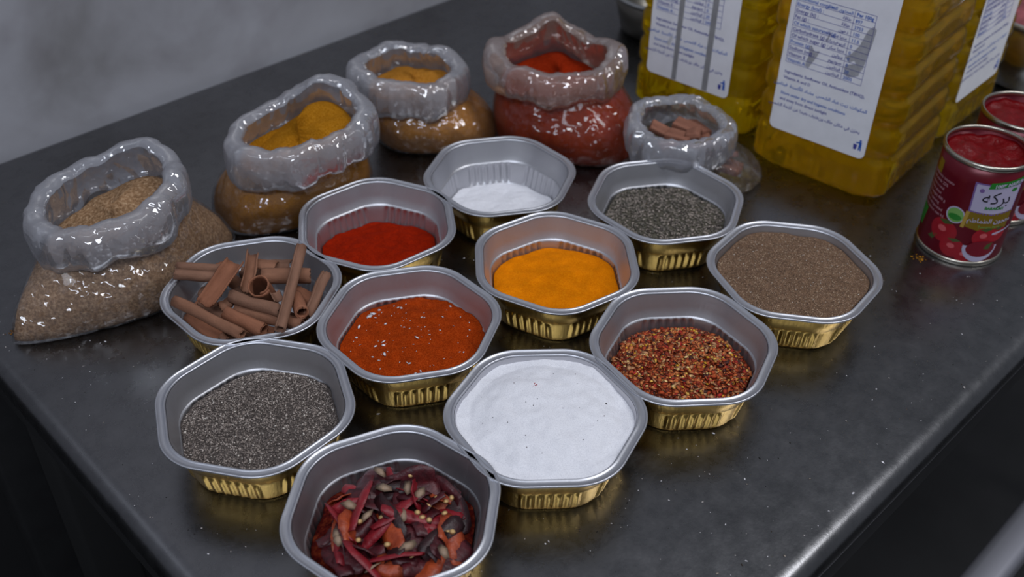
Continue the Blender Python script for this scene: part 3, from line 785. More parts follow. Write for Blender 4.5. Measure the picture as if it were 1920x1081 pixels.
def bag(label, base_c, base_ang, ra, rb, top_c, top_ang, ta, tb_, ztop, tilt=(0, 0), pexp=2.4, cuff=0.03, flare=0.012, seed=0, wr=0.05,
        fill=None, film=None, cuffm=None, peaks=(), taper=0.0):
    """a pillow bag: pinched seam at the base, bulging sides, round mouth with its rim folded outward"""
    na, nl = 120, 30
    root = thing('plastic_bag', label, 'bag', (base_c[0], base_c[1], 0), 0, 'open plastic spice bags along the back')
    tdir = Vector((tilt[0], tilt[1]))
    def radius(a, A, B, p):
        c, s = abs(math.cos(a)) / A, abs(math.sin(a)) / B
        return (c ** p + s ** p) ** (-1 / p)
    def ring(t, shrink=0.0, fine=True):
        z = ztop * t
        ts = t * t * (3 - 2 * t)
        prof_a = np.interp(t, [0, .06, .2, .5, 1], [0.97, 1.0, 1.0, .98, .95]) * (1 - taper * t); prof_b = np.interp(t, [0, .05, .15, .4, 1], [.80, .90, .98, 1.0, .95])
        mixf = max(0, (t - .25) / .75); mixf = mixf * mixf * (3 - 2 * mixf)
        A = ra * prof_a * (1 - mixf) + ta * mixf; B = rb * prof_b * (1 - mixf) + tb_ * mixf
        ang = base_ang * (1 - mixf) + top_ang * mixf
        p = pexp * (1 - mixf) + 2.0 * mixf
        cx, cy = base_c[0] * (1 - ts) + top_c[0] * ts - base_c[0], base_c[1] * (1 - ts) + top_c[1] * ts - base_c[1]
        out = []
        for j in range(na):
            a = 2 * PI * j / na
            r = radius(a, A, B, p)
            w_ = wr * (0.35 + 0.65 * t)
            r *= 1 + w_ * nz3(math.cos(a) * 2.2 + seed, math.sin(a) * 2.2, t * 2.0 + seed)
            if fine:
                r += (0.0010 + 0.0012 * t) * nz3(math.cos(a) * 9 + seed, math.sin(a) * 9, t * 5) + 0.0009 * nz3(math.cos(a) * 6 + t * 5, t * 9 - math.sin(a) * 6, seed)
            r -= shrink
            x, y = cx + r * math.cos(a + ang), cy + r * math.sin(a + ang)
            zz = z + (tdir.x * (x - cx) + tdir.y * (y - cy)) * mixf
            for (pa, pw, ph) in peaks:
                d = (a + ang - pa + PI) % (2 * PI) - PI
                zz += ph * math.exp(-(d / pw) ** 2) * mixf
            zz += 0.003 * mixf * nz3(math.cos(a) * 3 + seed, math.sin(a) * 3, 4.4)
            out.append((x, y, max(zz, 0.0008)))
        return out
    rings = [ring(i / nl) for i in range(nl + 1)]
    V, F = loft(rings, cap0=True)
    obj('bag_film', mesh_from('bag_film', V, F), film or FILM, root)
    # folded rim: over the top and down the outside
    top = rings[-1]; c = np.mean(np.array(top), axis=0)
    cr = []
    steps = [(0.02, 0.0), (0.08, .0022), (0.22, .0040), (0.42, .0046), (0.62, .0040), (0.80, .0018), (0.92, -.003), (0.98, -.010), (1.0, -.018), (0.98, -.026), (0.92, -.0325), (0.78, -.0355), (0.55, -.035)]
    for si, (o_, dz) in enumerate(steps):
        rg = []
        for j, (x, y, z) in enumerate(top):
            a = math.atan2(y - c[1], x - c[0]); d = Vector((x - c[0], y - c[1])).normalized()
            k = cuff / 0.035
            wv = 1 + 0.28 * nz3(math.cos(a) * 2.5 + seed * 2, math.sin(a) * 2.5, si * .05)
            off = o_ * flare * (1 + .24 * nz3(math.cos(a) * 2 + seed, math.sin(a) * 2, 3.3) + .07 * nz3(math.cos(a) * 5 + seed, math.sin(a) * 5, si * .15)) + 0.0008 * nz3(math.cos(a) * 6 + si * .3, si * .3 - math.sin(a) * 6, seed) * min(1, si / 3)
            zz = z + (dz if dz > 0 else dz * k * wv)
            rg.append((x + d.x * off, y + d.y * off, zz + .0010 * nz3(math.cos(a) * 4 + seed, math.sin(a) * 4, 1 + si * .2)))
        cr.append(rg)
    V, F = loft(cr)
    obj('folded_rim', mesh_from('folded_rim', V, F), cuffm or CUFF, root)
    if fill:
        nm, lab, cat, tf, dome, mat, ft = fill
        nf = 16
        pr = [ring(tf * i / nf, 0.0022 if i > 0 else 0.004, False) for i in range(nf + 1)]
        pr = [[(x, y, max(z, .0016)) for x, y, z in rg] for rg in pr]
        cc = np.mean(np.array(pr[-1]), axis=0); last = pr[-1]
        for i in range(1, 13):
            s = 1 - i / 12.0
            rg = []
            for (x, y, z) in last:
                X, Y = cc[0] + (x - cc[0]) * max(s, 1e-3), cc[1] + (y - cc[1]) * max(s, 1e-3)
                Z = z + dome * (1 - s * s) + ft[0] * (X - cc[0]) + ft[1] * (Y - cc[1]) + 0.0025 * nz3(X * 60 + seed, Y * 60, 2) * (1 - s)
                rg.append((X, Y, Z))
            pr.append(rg)
        V, F = loft(pr, cap0=True, cap1=True)
        p = obj(nm, mesh_from(nm, V, F), mat); p.location = (base_c[0], base_c[1], 0)
        tag(p, lab, cat, None, 'stuff')
        root['_top'] = float(cc[2])
    return root, ring

MASALA = powder_mat('tan_spice_meal', lin((112, 84, 60)), lin((146, 114, 84)), lin((184, 154, 122)), 420, 60, 0.9, 0.0014)
CURRY = powder_mat('curry_powder', lin((144, 92, 14)), lin((163, 107, 21)), lin((180, 124, 36)), 700, 50, 0.7, 0.0012)
CUMIN = powder_mat('mustard_powder', lin((150, 98, 28)), lin((168, 112, 40)), lin((184, 128, 56)), 700, 50, 0.7, 0.0012)
RED = powder_mat('red_pepper_powder', lin((116, 27, 5)), lin((138, 36, 8)), lin((156, 49, 17)), 700, 50, 0.7, 0.0012)

bag('open clear bag of coarse tan spice meal, leftmost bag', (-0.322, 0.698), R(46), 0.106, 0.056, (-0.329, 0.712), R(40), 0.048, 0.039, 0.088, (0.12, 0.12), 1.35, 0.034, 0.019, 2.1, 0.04,
    ('spice_meal', 'coarse tan spice meal in the leftmost bag', 'spice', 0.66, 0.008, MASALA, (0.05, 0.15)), peaks=((R(75), .5, .008),), taper=0.32)
bag('open clear bag of yellow curry powder behind the cinnamon tray', (-0.208, 0.835), R(34), 0.076, 0.058, (-0.190, 0.820), R(26), 0.051, 0.031, 0.092, (0.05, 0.16), 2.4, 0.032, 0.020, 5.3, 0.05,
    ('curry_powder', 'yellow curry powder in the bag behind the cinnamon tray', 'spice', 0.74, 0.012, CURRY, (0.22, 0.10)), peaks=((R(75), .45, .016),), taper=0.1)
bag('open clear bag of mustard brown powder left of the red bag', (-0.080, 0.968), R(8), 0.064, 0.056, (-0.107, 0.956), R(-4), 0.041, 0.027, 0.078, (-0.05, 0.08), 2.4, 0.032, 0.020, 9.7, 0.05,
    ('mustard_powder', 'mustard brown powder in the bag left of the red one', 'spice', 0.72, 0.007, CUMIN, (0, 0.05)), peaks=((R(110), .6, .006), (R(40), .5, .006)))
bag('open bag dusted with red pepper powder, between the mustard bag and the oil', (0.056, 0.958), R(-20), 0.076, 0.062, (0.040, 0.962), R(-8), 0.050, 0.036, 0.092, (0.0, 0.08), 2.4, 0.026, 0.021, 14.2, 0.08,
    ('red_pepper_powder', 'red pepper powder in the tall bag beside the oil', 'spice', 0.68, 0.004, RED, (0, 0)), FILM_RED, CUFF_RED, peaks=((R(95), .5, .016), (R(0), .4, .008), (R(180), .4, .006)))
rb5, ring5 = bag('small open clear bag of brown bark chunks before the oil', (0.190, 0.902), R(-35), 0.056, 0.042, (0.157, 0.882), R(-5), 0.036, 0.029, 0.064, (0.0, 0.16), 2.6, 0.026, 0.018, 21.4, 0.06)
chunk_me = []
for i in range(6):
    bm = box_bm(random.uniform(.020, .030), random.uniform(.012, .016), random.uniform(.005, .008), 0.0012, 2)
    for v in bm.verts: v.co.z += -18 * v.co.y ** 2 + .0012 * nz3(v.co.x * 120 + i, v.co.y * 120, i); v.co.y += .001 * nz3(v.co.x * 90, i, 3)
    me = bm_mesh('bark_chunk', bm); me.materials.append(bark_mat('bark_chunk_skin', lin((108, 68, 54)), lin((152, 104, 84)))); chunk_me.append(me)
spots = [(-.040, -.014, .050, 160), (-.026, -.026, .051, 145), (-.012, -.020, .053, 80), (-.018, -.008, .052, 150), (-.034, -.032, .046, 20), (.000, -.030, .047, 100), (-.004, -.006, .050, 120),
         (-.030, -.018, .040, -40), (-.010, -.022, .040, 80), (.008, -.014, .040, 30), (-.014, -.004, .040, 140), (.014, -.004, .030, 20), (.022, -.016, .024, -35), (.006, -.018, .028, 60), (-.016, -.010, .028, 70),
         (.030, -.014, .012, -35), (.012, .006, .014, 40), (-.018, .004, .012, 0), (0, -.014, .010, -30), (.026, -.024, .016, 150)]
for i, (x, y, z, a) in enumerate(spots):
    o = obj('bark_chunk', chunk_me[i % 6])
    o.matrix_world = Matrix.Translation((0.183 + x, 0.905 + y, z)) @ Matrix.Rotation(R(a), 4, 'Z') @ Matrix.Rotation(random.gauss(0, .3), 4, 'X') @ Matrix.Rotation(random.gauss(0, .25), 4, 'Y')
    tag(o, 'brown bark chunk inside the small bag before the oil', 'bark', 'bark chunks in the small bag')

# ------------------------------------------------------------------ lettering helpers
_FORMS = {}
_B = 'ا:FE8D:2 ب:FE8F:4 ت:FE95:4 ة:FE93:2 ج:FE9D:4 ح:FEA1:4 خ:FEA5:4 د:FEA9:2 ذ:FEAB:2 ر:FEAD:2 ز:FEAF:2 س:FEB1:4 ش:FEB5:4 ص:FEB9:4 ض:FEBD:4 ط:FEC1:4 ع:FEC9:4 غ:FECD:4 ف:FED1:4 ق:FED5:4 ك:FED9:4 ل:FEDD:4 م:FEE1:4 ن:FEE5:4 ه:FEE9:4 و:FEED:2 ى:FEEF:2 ي:FEF1:4 ئ:FE89:4 أ:FE83:2'
for it in _B.split():
    ch, cp, n_ = it.split(':'); _FORMS[ch] = (int(cp, 16), int(n_))
def arabic(s):
    out = []
    for i, ch in enumerate(s):
        if ch not in _FORMS: out.append(ch); continue
        cp, nf_ = _FORMS[ch]
        pj = i > 0 and s[i - 1] in _FORMS and _FORMS[s[i - 1]][1] == 4
        nj = i + 1 < len(s) and s[i + 1] in _FORMS and nf_ == 4
        out.append(chr(cp + (3 if pj and nj else 1 if pj else 2 if nj else 0)))
    return ''.join(reversed(out))

def text_mesh(name, body, size, align='LEFT', bold=0.0):
    cu = bpy.data.curves.new(name, 'FONT'); cu.body = body; cu.size = size; cu.align_x = align; cu.resolution_u = 2
    cu.offset = bold
    t = bpy.data.objects.new('tmp_text', cu); COL.objects.link(t)
    bpy.context.view_layer.update()
    dg = bpy.context.evaluated_depsgraph_get()
    me = bpy.data.meshes.new_from_object(t.evaluated_get(dg))
    bpy.data.objects.remove(t); bpy.data.curves.remove(cu)
    me.name = name
    return me
INK = plain('blue_ink', lin((40, 96, 190)), 0.5)
INK2 = plain('violet_blue_ink', lin((70, 74, 160)), 0.5)
PAPER = plain('white_label_paper', (0.90, 0.90, 0.94), 0.45, 0, 0.05, 40)
TAPE = plain('grey_tape', lin((150, 150, 152)), 0.5, 0, 0.12, 60)
SMUDGE = plain('grey_smudge', lin((208, 208, 212)), 0.8, 0, 0.2, 120)

# ------------------------------------------------------------------ oil bottles
def oil_material():
    m = bpy.data.materials.new('golden_oil'); m.use_nodes = True
    nt = m.node_tree; nt.nodes.clear()
    out = N(nt, 'ShaderNodeOutputMaterial')
    rf = N(nt, 'ShaderNodeBsdfRefraction'); rf.inputs['Color'].default_value = (1.0, 0.86, 0.035, 1); rf.inputs['Roughness'].default_value = 0.0; rf.inputs['IOR'].default_value = 1.38
    gl = N(nt, 'ShaderNodeBsdfGlossy'); gl.inputs['Roughness'].default_value = 0.04
    tl = N(nt, 'ShaderNodeBsdfTranslucent'); tl.inputs[0].default_value = (1.0, 0.74, 0.01, 1)
    df = N(nt, 'ShaderNodeBsdfDiffuse'); df.inputs[0].default_value = (1.0, 0.64, 0.005, 1)
    a = N(nt, 'ShaderNodeMixShader'); a.inputs[0].default_value = 0.5; nt.links.new(tl.outputs[0], a.inputs[1]); nt.links.new(df.outputs[0], a.inputs[2])
    b = N(nt, 'ShaderNodeMixShader'); b.inputs[0].default_value = 0.32; nt.links.new(rf.outputs[0], b.inputs[1]); nt.links.new(a.outputs[0], b.inputs[2])
    fr = N(nt, 'ShaderNodeFresnel'); fr.inputs[0].default_value = 1.12
    c = N(nt, 'ShaderNodeMixShader'); nt.links.new(fr.outputs[0], c.inputs[0]); nt.links.new(b.outputs[0], c.inputs[1]); nt.links.new(gl.outputs[0], c.inputs[2])
    nt.links.new(c.outputs[0], out.inputs[0])
    return m
OIL = oil_material()
PET = film_mat('clear_bottle_plastic', 0.004, (0.99, 0.98, 0.93), (0.8, 0.8, 0.7), 0.05, 0.06, 30, 0.002, 0.45, 0.0)
CAPM = plain('yellow_cap', lin((214, 170, 30)), 0.4)

def sq_ring(hs, cr, z, face_fn=None, n_s=20, n_c=10):
    pts = []
    for k in range(4):
        ac = -PI / 2 + k * PI / 2
        n = (math.cos(ac), math.sin(ac)); t = (-n[1], n[0]); half = hs - cr
        for i in range(n_s):
            s = -1 + 2 * i / (n_s - 1)
            d = hs + (face_fn(s, k, z) if face_fn else 0)
            pts.append((n[0] * d + t[0] * s * half, n[1] * d + t[1] * s * half, z))
        cc = (n[0] * half + t[0] * half, n[1] * half + t[1] * half)
        for i in range(1, n_c + 1):
            th = ac + PI / 2 * i / (n_c + 1)
            rr = cr + (face_fn(1, k, z) * 0.8 if face_fn else 0)
            pts.append((cc[0] + rr * math.cos(th), cc[1] + rr * math.sin(th), z))
    return pts
HB = 0.071
def bottle_meshes():
    def ff(s, k, z):
        if z < 0.034:       # short upright flutes round the foot
            w_ = max(0, 1 - abs(z - 0.017) / 0.015) ** .5
            return -0.0034 * w_ * (0.5 + 0.5 * math.cos(s * PI * 7)) if abs(s) < .95 else 0
        if k == 0 and abs(s) < 0.999:  # flat label panel
            return -0.0012 * min(1, max(0, (z - .038) / .006)) if z < .245 else 0
        if 0.040 < z < 0.250:
            ph = (z - 0.050) / 0.031
            g = 0.5 + 0.5 * math.cos(2 * PI * ph)
            r = -0.0044 * g ** 5
            if k in (1, 2, 3) and abs(s) < .8: r -= 0.0004 * (0.5 + 0.5 * math.cos(s * PI * 2.5)) * (1 - g)
            return r
        return 0
    rings = []
    prof = [(0.0, 0.030, .028), (0.0, 0.052, .030), (0.0008, 0.060, .032), (0.004, 0.0665, .026), (0.009, HB - .0018, .020)]
    for z, hs, cr in prof: rings.append(sq_ring(hs, cr, z, None))
    z = 0.011
    while z < 0.2505: rings.append(sq_ring(HB, 0.017, z, ff)); z += 0.0031
    for z, hs, cr in [(.258, .070, .022), (.268, .066, .030), (.280, .057, .036), (.292, .044, .034), (.302, .030, .027), (.308, .020, .0195), (.312, .0175, .0174), (.326, .0175, .0174)]:
        rings.append(sq_ring(hs, cr, z, None))
    V, F = loft(rings, cap0=True, cap1=True)
    shell = mesh_from('bottle_shell', V, F)
    oil = []
    for rg in rings:
        if rg[0][2] > 0.262: break
        oil.append([(x * (1 - .0014 / max(.02, math.hypot(x, y))), y * (1 - .0014 / max(.02, math.hypot(x, y))), max(zz, .0014)) for x, y, zz in rg])
    V, F = loft(oil, cap0=True, cap1=True)
    return shell, mesh_from('bottle_oil', V, F)
shell_me, oil_me = bottle_meshes()
shell_me.materials.append(PET); oil_me.materials.append(OIL)

def label_slab(w, h, cr=0.006, th=0.0004):
    pts = []
    for cx, cz, a0 in ((w / 2 - cr, -h / 2 + cr, -90), (w / 2 - cr, h / 2 - cr, 0), (-w / 2 + cr, h / 2 - cr, 90), (-w / 2 + cr, -h / 2 + cr, 180)):
        for i in range(7):
            a = R(a0 + 90 * i / 6); pts.append((cx + cr * math.cos(a), cz + cr * math.sin(a)))
    n = len(pts); V = [(x, -th, z) for x, z in pts] + [(x, 0, z) for x, z in pts]
    F = [tuple(range(n)), tuple(reversed(range(n, 2 * n)))] + [((i + 1) % n, i, n + i, n + (i + 1) % n) for i in range(n)]
    return mesh_from('label', V, F, False)

def put_text(parent, body, s, z, size, mat, y, align='LEFT', nm='lettering', bold=0.00006):
    me = text_mesh(nm, body, size, align, bold); me.materials.append(mat)
    o = bpy.data.objects.new(nm, me); COL.objects.link(o); o.parent = parent
    o.rotation_euler = (PI / 2, 0, 0); o.location = (s, y, z)
    return o
def quad_part(parent, nm, pts, y, mat):
    """thin flat patch on a label; pts in (s,z)"""
    n = len(pts); V = [(a, y, b) for a, b in pts] + [(a, y + 0.00015, b) for a, b in pts]
    F = [tuple(range(n)), tuple(reversed(range(n, 2 * n)))] + [((i + 1) % n, i, n + i, n + (i + 1) % n) for i in range(n)]
    return obj(nm, mesh_from(nm, V, F, False), mat, parent)

ROWS = [('Energy (kcal)', 'طاقة', '897'), ('Energy (kj)', 'طاقة', '3753'), ('Fat (g)', 'دهون', '100'), ('Of which saturated (g)', 'منها مشبعة', '11.5'), ('Carbohydrate (g)', 'كربوهيدرات', '0'),
        ('Of which sugar (g)', 'منها سكر', '0'), ('Protein (g)', 'بروتين', '0'), ('Sodium (mg)', 'صوديوم', '0'), ('Vitamin E', 'فيتامين', '20'), ('Vitamin A', 'فيتامين', '2000')]
def bottle(label, x, y, ang, variant):
    b = thing('oil_bottle', label, 'bottle', (x, y, 0), ang, 'oil bottles on the steel table')
    obj('shell', shell_me, None, b); obj('oil', oil_me, None, b)
    V, F = loft([[(r * math.cos(2 * PI * i / 32), r * math.sin(2 * PI * i / 32), z) for i in range(32)] for r, z in ((.0205, .3262), (.0210, .3275), (.0210, .343), (.0195, .3455))], cap0=True, cap1=True)
    obj('cap', mesh_from('cap', V, F), CAPM, b)
    face = -(HB - 0.0012)
    lb = obj('label', label_slab(0.099, 0.196), PAPER, b)
    lb.location = (-0.0025, face - 0.0002, 0.046 + 0.098)
    y0 = -0.00065; cz = 0.046 + 0.098; cs = -0.0025
    S_ = lambda s: s - cs
    Z_ = lambda z: z - cz
    # table of values
    for i in range(12):
        z = 0.1822 - 0.0060 * i
        quad_part(lb, 'table_rule', [(S_(-.047), Z_(z)), (S_(.0285), Z_(z)), (S_(.0285), Z_(z + .0003)), (S_(-.047), Z_(z + .0003))], y0, INK2)
    for s in (-.047, .0085, .0283):
        quad_part(lb, 'table_rule', [(S_(s), Z_(.1162)), (S_(s + .0003), Z_(.1162)), (S_(s + .0003), Z_(.1824)), (S_(s), Z_(.1824))], y0, INK2)
    put_text(lb, 'Nutritional content :', S_(-.046), Z_(.1775), .0044, INK, y0)
    put_text(lb, arabic('المحتوى الغذائي'), S_(.0075), Z_(.1775), .0042, INK, y0, 'RIGHT')
    put_text(lb, 'Per 100g', S_(.0105), Z_(.1775), .0044, INK, y0, bold=.00012)
    for i, (a, ar, v) in enumerate(ROWS):
        z = 0.1715 - 0.0060 * i
        put_text(lb, a + ' :', S_(-.046), Z_(z), .0046, INK2 if i % 3 else INK, y0)
        put_text(lb, arabic(ar), S_(.0065), Z_(z), .0042, INK2, y0, 'RIGHT')
        put_text(lb, v, S_(.0105), Z_(z), .0044, INK, y0)
    for body, z, m_ in (('Ingredients: Sunflower Oil, Antioxidant (TBHQ),', .1055, INK2), ('Vitamin A and D', .0995, INK2), ('Store under dry and hygienic conditions', .0835, INK), ('and away from direct sunlight', .0775, INK2)):
        put_text(lb, body, S_(-.046), Z_(z), .0041, m_, y0)
    put_text(lb, arabic('المكونات: زيت عباد الشمس، مضاد للأكسدة، فيتامين'.replace('،', ' ').replace('إ', 'ا')), S_(.040), Z_(.0920), .0045, INK, y0, 'RIGHT')
    put_text(lb, arabic('يخزن في مكان جاف ونظيف بعيدا عن أشعة الشمس'), S_(.038), Z_(.0705), .0045, INK2, y0, 'RIGHT')
    # bin-it symbol: a figure dropping litter into a basket
    def circ(cx, cz_, r, n=12): return [(S_(cx) + r * math.cos(2 * PI * i / n), Z_(cz_) + r * math.sin(2 * PI * i / n)) for i in range(n)]
    quad_part(lb, 'litter_symbol', circ(.0408, .0640, .0011), y0, INK)
    quad_part(lb, 'litter_symbol', [(S_(a), Z_(c_)) for a, c_ in ((.0398, .0540), (.0408, .0540), (.0412, .0575), (.0417, .0540), (.0427, .0540), (.0424, .0600), (.0422, .0628), (.0400, .0628), (.0368, .0616), (.0368, .0606), (.0400, .0612))], y0, INK)
    quad_part(lb, 'litter_symbol', [(S_(a), Z_(c_)) for a, c_ in ((.0352, .0540), (.0378, .0540), (.0384, .0592), (.0346, .0592))], y0, INK2)
    if variant == 'taped':
        for s0, w_ in ((-.0205, .0055), (.0165, .0062)):
            quad_part(lb, 'tape_strip', [(S_(s0), Z_(.047)), (S_(s0 + w_), Z_(.047)), (S_(s0 + w_ + .001), Z_(.241)), (S_(s0 + .001), Z_(.241))], y0 - .0003, TAPE)
        quad_part(lb, 'smudge', [(S_(-.030), Z_(.083)), (S_(-.027), Z_(.082)), (S_(-.024), Z_(.092)), (S_(-.026), Z_(.094)), (S_(-.029), Z_(.088))], y0 - .0003, SMUDGE)
    elif variant == 'main':
        for pts in (((.0085, .138), (.013, .134), (.0175, .137), (.024, .128), (.0265, .131), (.030, .156), (.031, .170), (.028, .173), (.0235, .168), (.019, .152), (.0135, .143)),
                    ((.010, .122), (.016, .120), (.024, .124), (.026, .133), (.018, .134), (.010, .131)),
                    ((-.028, .118), (-.024, .116), (-.0175, .130), (-.016, .136), (-.021, .134), (-.025, .139), (-.027, .137), (-.0255, .129)),
                    ((-.0125, .147), (-.011, .146), (-.0085, .157), (-.010, .156))):
            quad_part(lb, 'smudge', [(S_(a), Z_(c_)) for a, c_ in pts], y0 + .00025, SMUDGE)
    return b
bottle('oil bottle with a smudged white nutrition label, largest, beside the tomato cans', 0.334, 0.932, R(-39.6), 'main')
bottle('oil bottle with two grey tape strips down its label, behind the bark bag', 0.2245, 1.047, R(-39.6), 'taped')
bottle('oil bottle half hidden behind the largest one, label turned to the right', 0.431, 1.046, R(47), 'plain')

# ------------------------------------------------------------------ tomato cans
CR, CH = 0.0362, 0.101
REDCAN = plain('burgundy_can_print', lin((104, 8, 28)), 0.32, 0.25, 0.06, 40)
TIN = plain('can_tin', (0.50, 0.47, 0.40), 0.28, 1.0)
PASTE = plain('tomato_paste', lin((104, 7, 13)), 0.30, 0, 0.18, 130, 0.7, 0.004)
PASTE.node_tree.nodes['Principled BSDF'].inputs['Specular IOR Level'].default_value = 0.22
GREEN = plain('green_print', lin((40, 128, 44)), 0.4)
GREEN2 = plain('pale_green_print', lin((120, 170, 90)), 0.4)
WHITE = plain('white_print', lin((186, 178, 204)), 0.4)
LILAC = plain('lilac_border_print', lin((120, 92, 150)), 0.4)
GOLDP = plain('gold_print', lin((150, 122, 30)), 0.35, 0.4)
BLACKP = plain('black_print', (0.006, 0.006, 0.008), 0.4)
TOM = plain('tomato_print', lin((160, 18, 34)), 0.4, 0, 0.12, 90)
TOM2 = plain('tomato_highlight_print', lin((206, 92, 96)), 0.4)
LEAF = plain('leaf_print', lin((70, 84, 40)), 0.4)
def wrap(bm, r, a0):
    """bend a flat (x=arc length, y=height) bmesh round the can"""
    for _ in range(8):
        es = [e for e in bm.edges if abs(e.verts[0].co.x - e.verts[1].co.x) > 0.0035]
        if not es: break
        bmesh.ops.subdivide_edges(bm, edges=es, cuts=1)
        bmesh.ops.triangulate(bm, faces=bm.faces[:])
    bmesh.ops.triangulate(bm, faces=bm.faces[:])
    for v in bm.verts:
        a = a0 + v.co.x / r
        v.co = Vector((r * math.cos(a), r * math.sin(a), v.co.y))
def poly_print(parent, nm, pts, mat, lay, a0):
    bm = bmesh.new(); bm.faces.new([bm.verts.new((x, z, 0)) for x, z in pts])
    bmesh.ops.triangulate(bm, faces=bm.faces[:])
    wrap(bm, CR + 0.00015 * lay, a0)
    return obj(nm, bm_mesh(nm, bm, False), mat, parent)
def text_print(parent, body, x, z, size, mat, lay, a0, align='LEFT', bold=0.0, slant=0):
    me = text_mesh('lettering', body, size, align, bold)
    bm = bmesh.new(); bm.from_mesh(me); bpy.data.meshes.remove(me)
    for v in bm.verts: v.co.x, v.co.y = v.co.x + x, v.co.y + z + slant * v.co.x
    bmesh.ops.triangulate(bm, faces=bm.faces[:])
    wrap(bm, CR + 0.00015 * lay, a0)
    return obj('lettering', bm_mesh('lettering', bm, False), mat, parent)
def ell(cx, cz, rx, rz, n=20, a0=0, a1=2 * PI): return [(cx + rx * math.cos(a0 + (a1 - a0) * i / n), cz + rz * math.sin(a0 + (a1 - a0) * i / n)) for i in range(n)]

def can(label, plabel, x, y, spin):
    c = thing('tomato_can', label, 'can', (x, y, 0), 0, 'open cans of tomato paste')
    def rv(prof, n=72): return [[(r * math.cos(2 * PI * i / n), r * math.sin(2 * PI * i / n), z) for i in range(n)] for r, z in prof]
    V, F = loft(rv([(CR, .0035), (CR, .02), (CR, .05), (CR, .08), (CR, CH - .0035), (CR - .0006, CH - .0035), (CR - .0006, .002), (1e-4, .002)]))
    obj('body', mesh_from('can_body', V, F, True), REDCAN, c)
    for z0 in (0.0, CH - 0.0045):
        V, F = loft(rv([(CR - .0008, z0), (CR + .0006, z0), (CR + .0012, z0 + .0010), (CR + .0012, z0 + .0030), (CR + .0006, z0 + .0044), (CR - .0006, z0 + .0046), (CR - .0014, z0 + .0040), (CR - .0016, z0 + .001)]), loop=True)
        me = mesh_from('seam_ring', V, F); obj('seam_ring', me, TIN, c)
    # prints; a0 is the direction that faces the camera
    a0 = spin
    d = lambda deg: R(deg) * CR
    poly_print(c, 'logo_panel', [(d(0), .0555), (d(32), .0535), (d(64), .0555), (d(66), .0835), (d(-2), .0845)], LILAC, 1, a0)
    poly_print(c, 'logo_panel', [(d(2), .0570), (d(32), .0550), (d(62), .0570), (d(64), .0822), (d(0.5), .0830)], WHITE, 2, a0)
    text_print(c, arabic('بركه'), d(32), .0655, .0165, BLACKP, 3, a0, 'CENTER')
    text_print(c, 'BARAKAH', d(32), .0598, .0036, GREEN, 3, a0, 'CENTER', .0002)
    poly_print(c, 'small_seal', ell(d(9), .0775, .0020, .0020), LILAC, 3, a0)
    poly_print(c, 'green_leaf', ell(d(54), .0785, .0030, .0018), GREEN, 3, a0)
    poly_print(c, 'green_banner', [(d(16), .0800), (d(72), .0845), (d(72), .0905), (d(18), .0860)], GREEN, 4, a0)
    text_print(c, '100% NATURAL', d(23), .0812, .0046, WHITE, 5, a0, 'LEFT', .0002, .12)
    poly_print(c, 'gold_panel', [(d(2), .0555), (d(2), .0400), (d(20), .0375), (d(62), .0385), (d(64), .0555)], GOLDP, 1, a0)
    poly_print(c, 'gold_edge', [(d(-4), .0385), (d(1), .0385), (d(3), .0555), (d(-2), .0555)], plain('pale_gold_print', lin((196, 160, 70)), 0.35, 0.3), 2, a0)
    text_print(c, arabic('معجون الطماطم'), d(34), .0458, .0062, WHITE, 3, a0, 'CENTER', .0001)
    text_print(c, 'Tomato Paste', d(34), .0405, .0036, GREEN2, 3, a0, 'CENTER')
    poly_print(c, 'round_seal', ell(d(-14), .0480, .0082, .0082, 28), WHITE, 1, a0)
    poly_print(c, 'round_seal', ell(d(-14), .0480, .0070, .0070, 28), GREEN2, 2, a0)
    poly_print(c, 'round_seal', ell(d(-14), .0462, .0058, .0030, 20), GREEN, 3, a0)
    for i, (cx, cz, r) in enumerate(((-24, .0290, .0125), (-6, .0160, .0105), (12, .0110, .0080), (32, .0310, .0105), (50, .0330, .0085))):
        poly_print(c, 'printed_tomato', ell(d(cx), cz, r, r * .92, 28), TOM, 1 + .2 * i, a0)
        poly_print(c, 'printed_tomato_shine', ell(d(cx) - r * .1, cz + r * .15, r * .32, r * .24), TOM2, 3, a0)
        poly_print(c, 'printed_leaf', [(d(cx) - r * .5, cz + r * .75), (d(cx), cz + r * .55), (d(cx) + r * .6, cz + r * .8), (d(cx) + r * .1, cz + r * .95)], LEAF, 3.2, a0)
    poly_print(c, 'printed_leaf', [(d(-45), .0165), (d(-36), .0155), (d(-30), .0225), (d(-38), .0215)], LEAF, 1, a0)
    poly_print(c, 'printed_leaf', [(d(36), .0190), (d(44), .0180), (d(48), .0250), (d(40), .0235)], LEAF, 4.6, a0)
    poly_print(c, 'printed_bowl', [(d(32) + .0155 * math.cos(t), .0200 + .0150 * math.sin(t)) for t in np.linspace(PI, 2 * PI, 22)] + [(d(32) + .0155, .0215), (d(32) - .0155, .0215)], WHITE, 4, a0)
    poly_print(c, 'printed_sauce', ell(d(33), .0188, .0132, .0085, 26), plain('sauce_print', lin((120, 14, 34)), 0.4), 4.4, a0)
    poly_print(c, 'spoon_print', [(d(42), .0330), (d(74), .0370), (d(74), .0385), (d(42), .0350)], WHITE, 3.6, a0)
    poly_print(c, 'green_panel', [(d(-88), .0180), (d(-68), .0180), (d(-62), .0380), (d(-88), .0400)], GREEN, 1, a0)
    poly_print(c, 'gold_patch', [(d(-70), .0760), (d(-56), .0760), (d(-56), .0880), (d(-70), .0880)], GOLDP, 1, a0)
